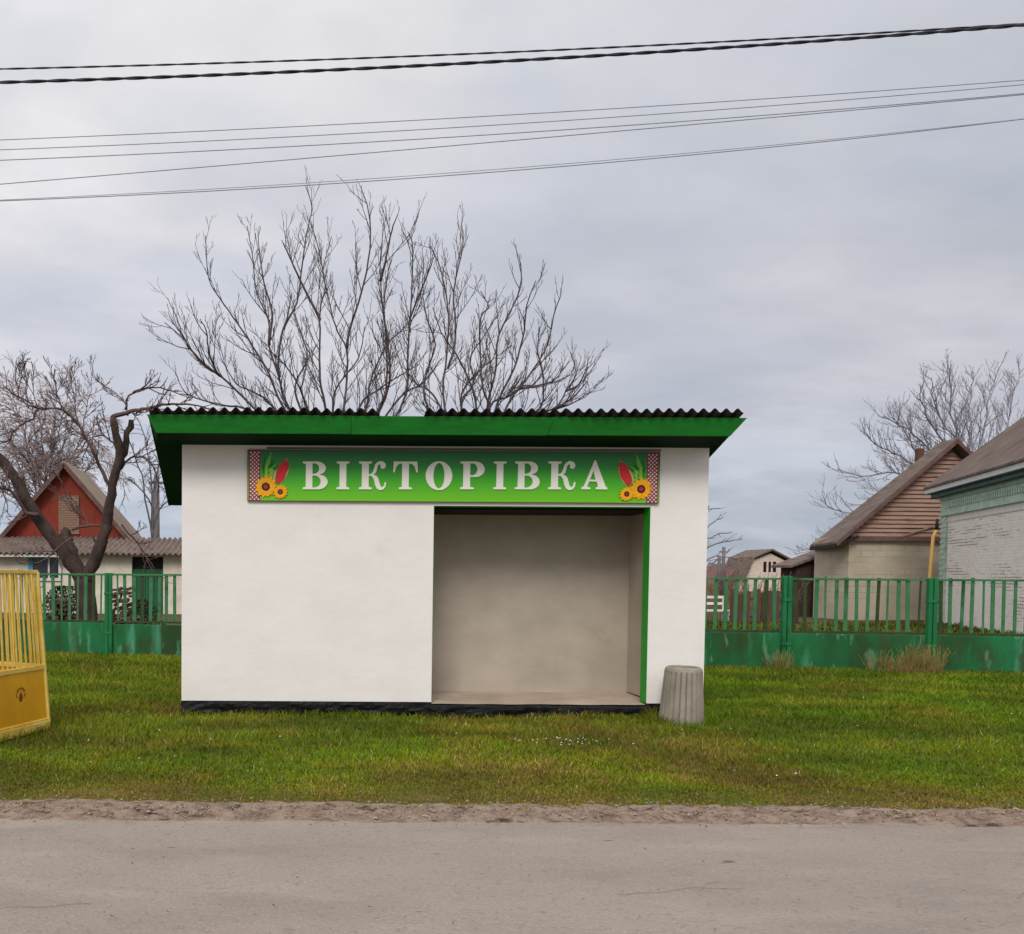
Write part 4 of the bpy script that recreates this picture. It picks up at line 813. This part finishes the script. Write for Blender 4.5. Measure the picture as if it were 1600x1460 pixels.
# --- white brick house far right
D0 = Vector((W(1472, 900, 26).x, 26, 0)); D1d = Vector((-.427, -1, 0)).normalized(); D1 = D0 + D1d * 9.5
zD = W(1472, 780, 26).z + .36; nD = Vector((D1d.y, -D1d.x, 0)); nD = nD if nD.x < 0 else -nD
m_wbrick = brick_material('whitewashed_brick', lin(242, 234, 224), lin(234, 226, 214), lin(112, 96, 84), .27, .085, .011, worn=1, wornlo=.50, bump=.5)
m_mint = material('mint_paint', lin(190, 208, 192), lin(164, 186, 170), scale=4, rough=.8, fine=.1, bscale=12)
m_teal = material('teal_board', lin(82, 108, 106), lin(60, 84, 82), scale=4, rough=.7)
hd = thing('white_brick_house', 'whitewashed brick house with mint cornice and slate roof at the right edge', 'house', tuple(D0))
def DP(s, o, z): return D0 + D1d * s + nD * o + Vector((0, 0, z))
b = MB(); b.prism([DP(0, 0, -.1), DP(9.5, 0, -.1), DP(9.5, -7, -.1), DP(0, -7, -.1)], (0, 0, zD - .35)); b.build('wall', m_wbrick, hd)
b = MB()
def obox(b, s0, s1, o0, o1, z0, z1, mi=0): b.prism([DP(s0, o0, z0), DP(s1, o0, z0), DP(s1, o1, z0), DP(s0, o1, z0)], (0, 0, z1 - z0), mi)
zc_ = zD - .48
obox(b, -.08, 9.6, -.05, .07, zc_ - .38, zc_ + .05); obox(b, -.1, 9.6, -.05, .11, zc_ + .05, zc_ + .16)
for k in range(60): obox(b, .35 + k * .15, .43 + k * .15, .07, .11, zc_ - .20, zc_ - .05)
obox(b, -.08, 9.6, -.05, .095, zc_ - .42, zc_ - .38)
b.build('cornice', m_mint, hd)
b = MB(); obox(b, -.06, .36, -.05, .05, 0, zc_ - .42)
for k in range(22): obox(b, -.08, .24 if k % 2 else .38, -.05, .068, .1 + k * .165, .1 + k * .165 + .085)
b.build('corner_pilaster', m_mint, hd)
b = MB(); obox(b, .36, 9.6, 0, .025, zc_ - .62, zc_ - .42); b.build('plain_band', material('white_band', lin(222, 216, 206), scale=3), hd)
b = MB(); obox(b, -.12, 9.8, -.1, .32, zc_ + .165, zc_ + .27); obox(b, -.18, 9.8, -.1, .42, zc_ + .275, zc_ + .40); b.build('eave_board', m_teal, hd)
b = MB(); obox(b, -.2, 9.8, .42, .45, zc_ + .30, zc_ + .44); b.build('white_fascia', material('white_paint', lin(214, 214, 210), scale=3, rough=.6), hd)
b = MB(); ez_ = zc_ + .445; rz = 3.9
e0, e1, e2, e3 = DP(-.22, .5, ez_), DP(9.9, .5, ez_), DP(9.9, -7.5, ez_), DP(-.22, -7.5, ez_); r0_, r1_ = DP(3.3, -3.5, ez_ + rz), DP(6.2, -3.5, ez_ + rz)
v_ = [e0, e1, e2, e3, r0_, r1_]; b.add([p + Vector((0, 0, .06)) for p in v_] + v_, [(0, 1, 5, 4), (1, 2, 5), (2, 3, 4, 5), (3, 0, 4), (6, 10, 11, 7), (9, 8, 7, 6), (0, 6, 7, 1), (1, 7, 8, 2), (2, 8, 9, 3), (3, 9, 6, 0)])
b.build('roof', m_slate2, hd)
# --- dark shed left of wooden house
sh0, sh1 = W(1236, 885, 30), W(1282, 868, 30); m_shed = material('dark_shed_wood', lin(78, 58, 50), lin(52, 38, 34), scale=3, rough=.9, stretch=(6, 1, .5))
ts = thing('wooden_shed', 'small dark wooden shed against the left wall of the plank-gabled house', 'shed', (sh1.x, 30.5, 0))
b = MB(); b.prism([(sh0.x + .25, 30.1, 0), (sh1.x + 1, 30.1, 0), (sh1.x + 1, 30.1, sh1.z + .2), (sh0.x + .25, 30.1, sh0.z - .05)], (0, .9, 0)); b.build('wall', m_shed, ts)
b = MB(); b.prism([(sh0.x - .05, 29.9, sh0.z - .05), (sh1.x + 1, 29.9, sh1.z + .32), (sh1.x + 1, 29.9, sh1.z + .40), (sh0.x - .05, 29.9, sh0.z + .04)], (0, 1.2, 0)); b.build('roof', m_slate2, ts)
# --- far gambrel house
Yf = 85; m_fw = brick_material('pale_far_brick', lin(214, 196, 184), lin(204, 186, 174), lin(150, 130, 118), .5, .2, .02)
fa = W(1204, 862, Yf); fl, fr = W(1163, 905, Yf), W(1244, 905, Yf); k1, k2 = W(1177, 874, Yf), W(1231, 877, Yf)
tf = thing('gambrel_house', 'distant pale house with curved mansard gable and three dark windows', 'house', (fa.x, Yf, 0))
b = MB(); b.prism([(fl.x + .15, Yf, 0), (fr.x, Yf, 0), (fr.x, Yf, fr.z), (k2.x, Yf, k2.z - .1), (fa.x, Yf, fa.z - .2), (k1.x, Yf, k1.z - .1), (fl.x + .15, Yf, fl.z)], (0, 4, 0)); b.build('wall', m_fw, tf)
b = MB()
for a_, c_ in (((fl.x - .1, fl.z), (k1.x - .1, k1.z + .1)), ((k1.x - .1, k1.z + .1), (fa.x, fa.z + .1)), ((fa.x, fa.z + .1), (k2.x + .1, k2.z + .1)), ((k2.x + .1, k2.z + .1), (fr.x + .1, fr.z))):
    b.prism([(a_[0], Yf - .4, a_[1]), (c_[0], Yf - .4, c_[1]), (c_[0], Yf - .4, c_[1] + .16), (a_[0], Yf - .4, a_[1] + .16)], (0, 4.8, 0))
b.build('roof', m_slate2, tf)
b = MB(); q0, q1 = W(1135, 908, Yf + 1), W(1168, 880, Yf + 1); b.prism([(q0.x, Yf + 2, q0.z - .4), (q1.x, Yf + 2, q0.z - .4), (q1.x, Yf + 2, q1.z)], (0, 6, 0)); b.build('side_roof', material('reddish_roof', lin(122, 92, 88), lin(104, 78, 74), scale=1, rough=.9), tf)
for x_, w2 in ((1195, 5), (1202.5, 4), (1210, 5.5)):
    p0, p1 = W(x_ - w2 / 2, 894, Yf), W(x_ + w2 / 2, 878, Yf); b = MB(); b.box((p0.x, Yf - .03, p0.z), (p1.x, Yf - .006, p1.z)); b.build('window', material('dark_glass', lin(34, 22, 22), rough=.3), tf)
# --- red gable house (left)
Yr = 32.0; m_redw = material('red_boards', lin(124, 46, 34), lin(98, 36, 28), scale=2.5, rough=.85, c3=lin(134, 56, 40), stretch=(6, 1, .6), fine=.15)
ra = W(103, 730, Yr); rl, rr2 = W(0, 848, Yr), W(206, 848, Yr)
hr = thing('red_gable_house', 'house with red boarded gable and tan slate roof behind the fruit tree', 'house', (ra.x, Yr, 0))
b = MB(); tri_gable(b, rl.x, rr2.x, Yr, rl.z, ra.x, ra.z, .1); b.build('gable', m_redw, hr)
b = MB(); b.box((rl.x + .2, Yr + .12, 0), (rr2.x - .2, Yr + 4, rl.z)); b.build('wall', material('lime_white', lin(224, 214, 200), lin(206, 194, 180), scale=2, rough=.9), hr)
gb0, gb1 = W(92, 835, Yr), W(124, 775, Yr); b = MB(); b.box((gb0.x, Yr - .05, gb0.z), (gb1.x, Yr - .004, gb1.z)); b.build('brick_infill', brick_material('tan_infill', lin(150, 120, 98), lin(136, 104, 86), lin(100, 84, 70), .25, .09, .014, wornlo=.3), hr)
b = MB(); dpt = 4.2
for sgn, ex_ in ((-1, rl), (1, rr2)):
    e_0 = Vector((ex_.x + sgn * .25, Yr - .35, ex_.z - .22)); rg = Vector((ra.x, Yr - .35, ra.z + .12)); n3 = Vector((0, 0, .07)); dd_ = Vector((0, dpt, 0))
    b.prism([rg, e_0, e_0 + n3, rg + n3], dd_)
b.build('roof', m_slate3, hr)
for sgn, ex_ in ((-1, rl), (1, rr2)):
    b = MB(); b.bar(Vector((ra.x, Yr - .37, ra.z + .06)), Vector((ex_.x + sgn * .25, Yr - .37, ex_.z - .28)), .04, .16, up=(0, 0, 1)); b.build('barge_board', m_maroon, hr)
# --- long low outbuilding in front of it
Yo = 29.0; o0, o1 = W(-70, 900, Yo).x, W(330, 900, Yo).x; zo_ = W(100, 864, Yo).z
ho = thing('long_outbuilding', 'long low white outbuilding with corrugated roof and green door behind the left fence', 'outbuilding', ((o0 + o1) / 2, Yo, 0))
m_lime = material('old_limewash', lin(224, 214, 198), lin(202, 190, 170), scale=2, rough=.9, fine=.08, bscale=10, bump=.3)
dx0, dx1 = W(206, 900, Yo).x, W(255, 900, Yo).x; wx0, wx1 = W(50, 880, Yo).x, W(92, 880, Yo).x; wz0, wz1 = W(70, 906, Yo).z, W(70, 869, Yo).z
b = MB(); b.prism([(x, Yo, z) for x, z in ((o0, 0), (dx0, 0), (dx0, zo_ - .12), (dx1, zo_ - .12), (dx1, 0), (o1, 0), (o1, zo_), (o0, zo_))], (0, .25, 0)); b.box((o0, Yo + .25, 0), (o1, Yo + 2.8, zo_)); b.build('wall', m_lime, ho)
b = MB(); nx = 420
for j, (y, z) in enumerate(((Yo - .45, zo_ - .02), (Yo + 2.9, W(100, 840, Yo + 2.9).z))):
    for i in range(nx + 1): x = o0 - .3 + (o1 - o0 + .6) * i / nx; b.v.append((x, y, z + .045 * math.cos(2 * math.pi * x / .2)))
for j, (y, z) in enumerate(((Yo - .45, zo_ - .05), (Yo + 2.9, W(100, 840, Yo + 2.9).z - .03))):
    for i in range(nx + 1): x = o0 - .3 + (o1 - o0 + .6) * i / nx; b.v.append((x, y, z + .045 * math.cos(2 * math.pi * x / .2)))
m_ = nx + 1
b.f = [(i, i + 1, m_ + i + 1, m_ + i) for i in range(nx)] + [(2 * m_ + i + 1, 2 * m_ + i, 3 * m_ + i, 3 * m_ + i + 1) for i in range(nx)] + [(i, 2 * m_ + i, 2 * m_ + i + 1, i + 1) for i in range(nx)]; b.m = [0] * len(b.f)
b.build('roof', material('old_grey_slate', lin(128, 112, 104), lin(100, 86, 80), scale=2, rough=.95, fine=.15), ho, smooth=True)
b = MB(); b.box((o0, Yo - .40, zo_ - .16), (dx0 - 2.0, Yo - .36, zo_ - .08)); b.build('eave_strip', material('white_strip', lin(210, 204, 196)), ho)
m_gd = material('old_green_door', lin(44, 104, 70), lin(34, 80, 56), scale=3, rough=.8, stretch=(7, 1, .5), fine=.15)
b = MB(); b.box((dx0, Yo + .10, 0), (dx1, Yo + .16, zo_ - .55))
for k in range(7): b.box((dx0 + (dx1 - dx0) * k / 7 + .01, Yo + .08, .05), (dx0 + (dx1 - dx0) * (k + 1) / 7 - .01, Yo + .10, zo_ - .6))
b.build('door', m_gd, ho)
b = MB(); b.box((dx0, Yo + .18, zo_ - .55), (dx1, Yo + .22, zo_ - .12)); b.build('dark_transom', m_dark, ho)
b = MB(); b.box((wx0, Yo - .02, wz0), (wx1, Yo - .006, wz1)); wdw = b.build('window', material('window_glass', lin(52, 56, 70), rough=.15, spec=.6), ho)
b = MB(); t_ = .07; b.box((wx0 - .12, Yo - .07, wz0 - .06), (wx0 + .05, Yo - .021, wz1 + .06), 1); b.box((wx0 + .05, Yo - .06, wz0 - .04), (wx1 + .1, Yo - .022, wz0 + .06)); b.box((wx0 + .05, Yo - .06, wz1 - .03), (wx1 + .1, Yo - .022, wz1 + .05))
b.box(((wx0 + wx1) / 2 + .1, Yo - .06, wz0 + .06), ((wx0 + wx1) / 2 + .16, Yo - .022, wz1 - .03)); b.box((wx1, Yo - .065, wz0 + .06), (wx1 + .10, Yo - .023, wz1 - .03))
b.build('window_frame', [material('frame_white', lin(220, 216, 208)), material('frame_blue', lin(70, 150, 176))], wdw)

# ================================================================== YARD THINGS
# utility poles far away
m_pole = material('pole_grey', lin(116, 110, 112), lin(96, 90, 92), scale=2, rough=.9)
def pole(label, px_, ytop, Y, r, arm):
    p = W(px_, ytop, Y); th = thing('utility_pole', label, 'utility pole', (p.x, Y, 0), 'utility poles')
    b = MB(); b.tube([(p.x, Y, -.1), (p.x, Y, p.z)], [r * 1.2, r * .85], 8); b.build('pole', m_pole, th, smooth=True)
    b = MB(); b.bar((p.x - arm, Y, p.z - .35), (p.x + arm, Y, p.z - .35), .1, .1); b.build('crossarm', m_pole, th)
pole('grey pole standing between the red gable and the shelter eave', 245, 742, 36, .13, .35)
pole('taller of the two far poles right of the shelter', 1131, 855, 60, .13, .3)
pole('shorter of the two far poles right of the shelter', 1124, 868, 66, .14, .3)
# woodpile and clutter behind the left fence
rnd = random.Random(9); m_log = material('log_wood', lin(112, 92, 78), lin(70, 58, 50), scale=6, rough=.95, isl=.3)
def woodpile(label, x0, x1, Y, h, seed, rr0=.05, rr1=.1):
    rnd = random.Random(seed); b = MB(); z = .08
    while z < h:
        x = x0 + rnd.uniform(0, .1)
        while x < x1:
            r_ = rnd.uniform(rr0, rr1)
            if rnd.random() < .93: b.tube([(x, Y - .25 + rnd.uniform(-.08, .08), z + rnd.uniform(-.02, .02)), (x + rnd.uniform(-.1, .1), Y + .3, z + rnd.uniform(-.02, .02))], r_, 7)
            x += 2 * rr1 * .95
        z += rr1 * 1.75
    o = b.build('woodpile', m_log); return tag(o, label, 'firewood stack')
woodpile('stack of cut firewood behind the left fence beside the fruit tree', W(178, 950, 19).x, W(206, 950, 19).x, 19, 1.2, 1, .025, .05)
woodpile('low dark pile of firewood left of the fruit tree trunk', W(84, 950, 18.5).x, W(112, 950, 18.5).x, 18.5, .95, 2, .025, .05)
# evergreen shrub clumps: many small leaves
def shrub(name, label, c, rx, ry, rz, n, col1, col2, seed, ls=.05, stems=6):
    rnd = random.Random(seed); th = thing(name, label, 'shrub', (c[0], c[1], 0)); b = MB()
    for i in range(n):
        a = rnd.uniform(0, 6.28); u = rnd.random() ** .5; zz_ = rnd.random(); bulge = .6 + .6 * nz(math.cos(a) * 1.5, math.sin(a) * 1.5, zz_ * 3 + seed)
        rad = u * math.sqrt(max(.02, 1 - (zz_ * .95) ** 2)) * (1 + bulge * .5); p = Vector((c[0] + rx * rad * math.cos(a), c[1] + ry * rad * math.sin(a), rz * zz_ + .02))
        d1 = Vector((rnd.gauss(0, 1), rnd.gauss(0, 1), rnd.gauss(0, 1))).normalized() * ls * rnd.uniform(.6, 1.3); d2 = d1.orthogonal().normalized() * ls * .4
        b.add([p - d1, p + d2, p + d1, p - d2], [(0, 1, 2, 3)])
    b.build('foliage', material(name + '_leaf', col1, col2, scale=6, rough=.8, isl=.4), th)
    b = MB()
    for i in range(stems): b.tube([(c[0], c[1], 0), (c[0] + rnd.uniform(-rx, rx) * .7, c[1] + rnd.uniform(-ry, ry) * .7, rz * .85)], [.02, .008], 4)
    b.build('stem', m_bark, th)
s1 = W(100, 940, 20); shrub('evergreen_shrub', 'dark evergreen shrub against the fence, left of the fruit tree trunk', (s1.x, 20), .55, .5, 1.15, 1500, lin(40, 54, 32), lin(26, 36, 22), 1)
s1 = W(225, 950, 21); shrub('evergreen_shrub', 'low dark shrub in front of the green door', (s1.x, 21), .4, .4, .8, 800, lin(44, 58, 34), lin(30, 40, 24), 2)
# reddish bare shrubs right of the shelter
m_redtw = material('reddish_twig', lin(132, 92, 80), lin(104, 72, 62), scale=3, rough=.9, isl=.2)
def bare_shrub(label, px_, Y, h, wd, n, seed, name='bare_shrub', mt=m_redtw, rt=.012, cat='shrub', tilt=.5, group=None):
    rnd = random.Random(seed); c = W(px_, 950, Y); b = MB()
    for i in range(n):
        a = rnd.uniform(0, 6.28); s = rnd.random() ** .6; x = c.x + wd * s * math.cos(a); y = Y + wd * .5 * s * math.sin(a); hh = h * rnd.uniform(.5, 1.05)
        q = [Vector((x, y, -.03))]; d = Vector((math.cos(a) * tilt * s, math.sin(a) * tilt * .5 * s, 1)).normalized()
        for k in range(4): d = (d + Vector((rnd.gauss(0, .12), rnd.gauss(0, .12), 0))).normalized(); q.append(q[-1] + d * hh / 4)
        b.tube(q, [rt, rt * .9, rt * .7, rt * .6, rt * .5], 3)
        if cat != 'weeds' or i % 2: grow_twigs(b, q, [rt] * 5, rnd, 6 / max(h, .3), h * .28, .5, rt * .5, 1, .3, 1, 2)
    return tag(b.build(name, mt), label, cat, group)
bare_shrub('reddish bare bush poking above the fence just right of the shelter', 1132, 27, 1.75, 1.0, 60, 1)
bare_shrub('brown bare bush below the distant gambrel house', 1180, 30, 1.85, 1.1, 60, 2)
# plank fence in the right yard
m_oldp = material('old_plank', lin(92, 72, 60), lin(66, 50, 42), scale=3, rough=.9, stretch=(6, 1, .5), isl=.25)
pf0, pf1 = W(1142, 930, 25).x, W(1245, 930, 25).x; tp_ = thing('plank_fence', 'low brown plank fence in the yard below the distant gambrel house', 'fence', (pf0, 25, 0)); x = pf0; rnd = random.Random(6); b = MB()
while x < pf1:
    w_ = rnd.uniform(.12, .2); b.box((x, 25, .03), (x + w_, 25.03, 1.1 + rnd.uniform(-.12, .08))); x += w_ + rnd.choice((.02, .03, .16))
b.build('boards', m_oldp, tp_); b = MB(); b.box((pf0, 25.031, .8), (pf1, 25.07, .88)); b.box((pf0, 25.031, .25), (pf1, 25.07, .33)); b.build('rail', m_oldp, tp_)
# white garden bench glimpsed through the bars
bq0, bq1 = W(1090, 950, 26).x, W(1136, 950, 26).x; zt2 = W(1110, 930, 26).z; m_wm = material('white_bench_paint', lin(224, 220, 212), scale=4)
tbn = thing('garden_bench', 'white slatted garden bench glimpsed through the bars right of the shelter', 'bench', ((bq0 + bq1) / 2, 26, 0))
b = MB(); b.box((bq0, 25.7, .42), (bq1, 26.1, .47)); b.build('seat', m_wm, tbn); b = MB(); b.box((bq0, 26.1, .82), (bq1, 26.13, .90)); b.box((bq0, 26.1, .62), (bq1, 26.13, .70)); b.build('backrest', m_wm, tbn)
for x_ in (bq0 + .05, bq1 - .1):
    for y_ in (25.72, 26.05): b = MB(); b.box((x_, y_, .05), (x_ + .05, y_ + .05, .42 if y_ < 26 else .9)); b.build('leg', m_wm, tbn)
# dry weeds along fence foot
m_dry = material('dry_stalk', lin(150, 128, 74), lin(112, 96, 48), scale=6, rough=.9, isl=.3)
bare_shrub('tall clump of dry straw-coloured weeds against the fence near its rightmost post', 1447, 12.75, .52, .32, 150, 11, 'dry_weeds', m_dry, .0045, 'weeds', .25)
bare_shrub('wide sparse clump of dry weeds left of the tallest weeds at the fence', 1400, 12.9, .40, .42, 110, 12, 'dry_weeds', m_dry, .0045, 'weeds', .25)
bare_shrub('small tuft of dry weeds at the foot of the double green post', 1222, 13.25, .38, .2, 50, 13, 'dry_weeds', m_dry, .0045, 'weeds', .3)
# props tidy: bookkeeping property out
for o in bpy.data.objects:
    if '_loc' in o: del o['_loc']
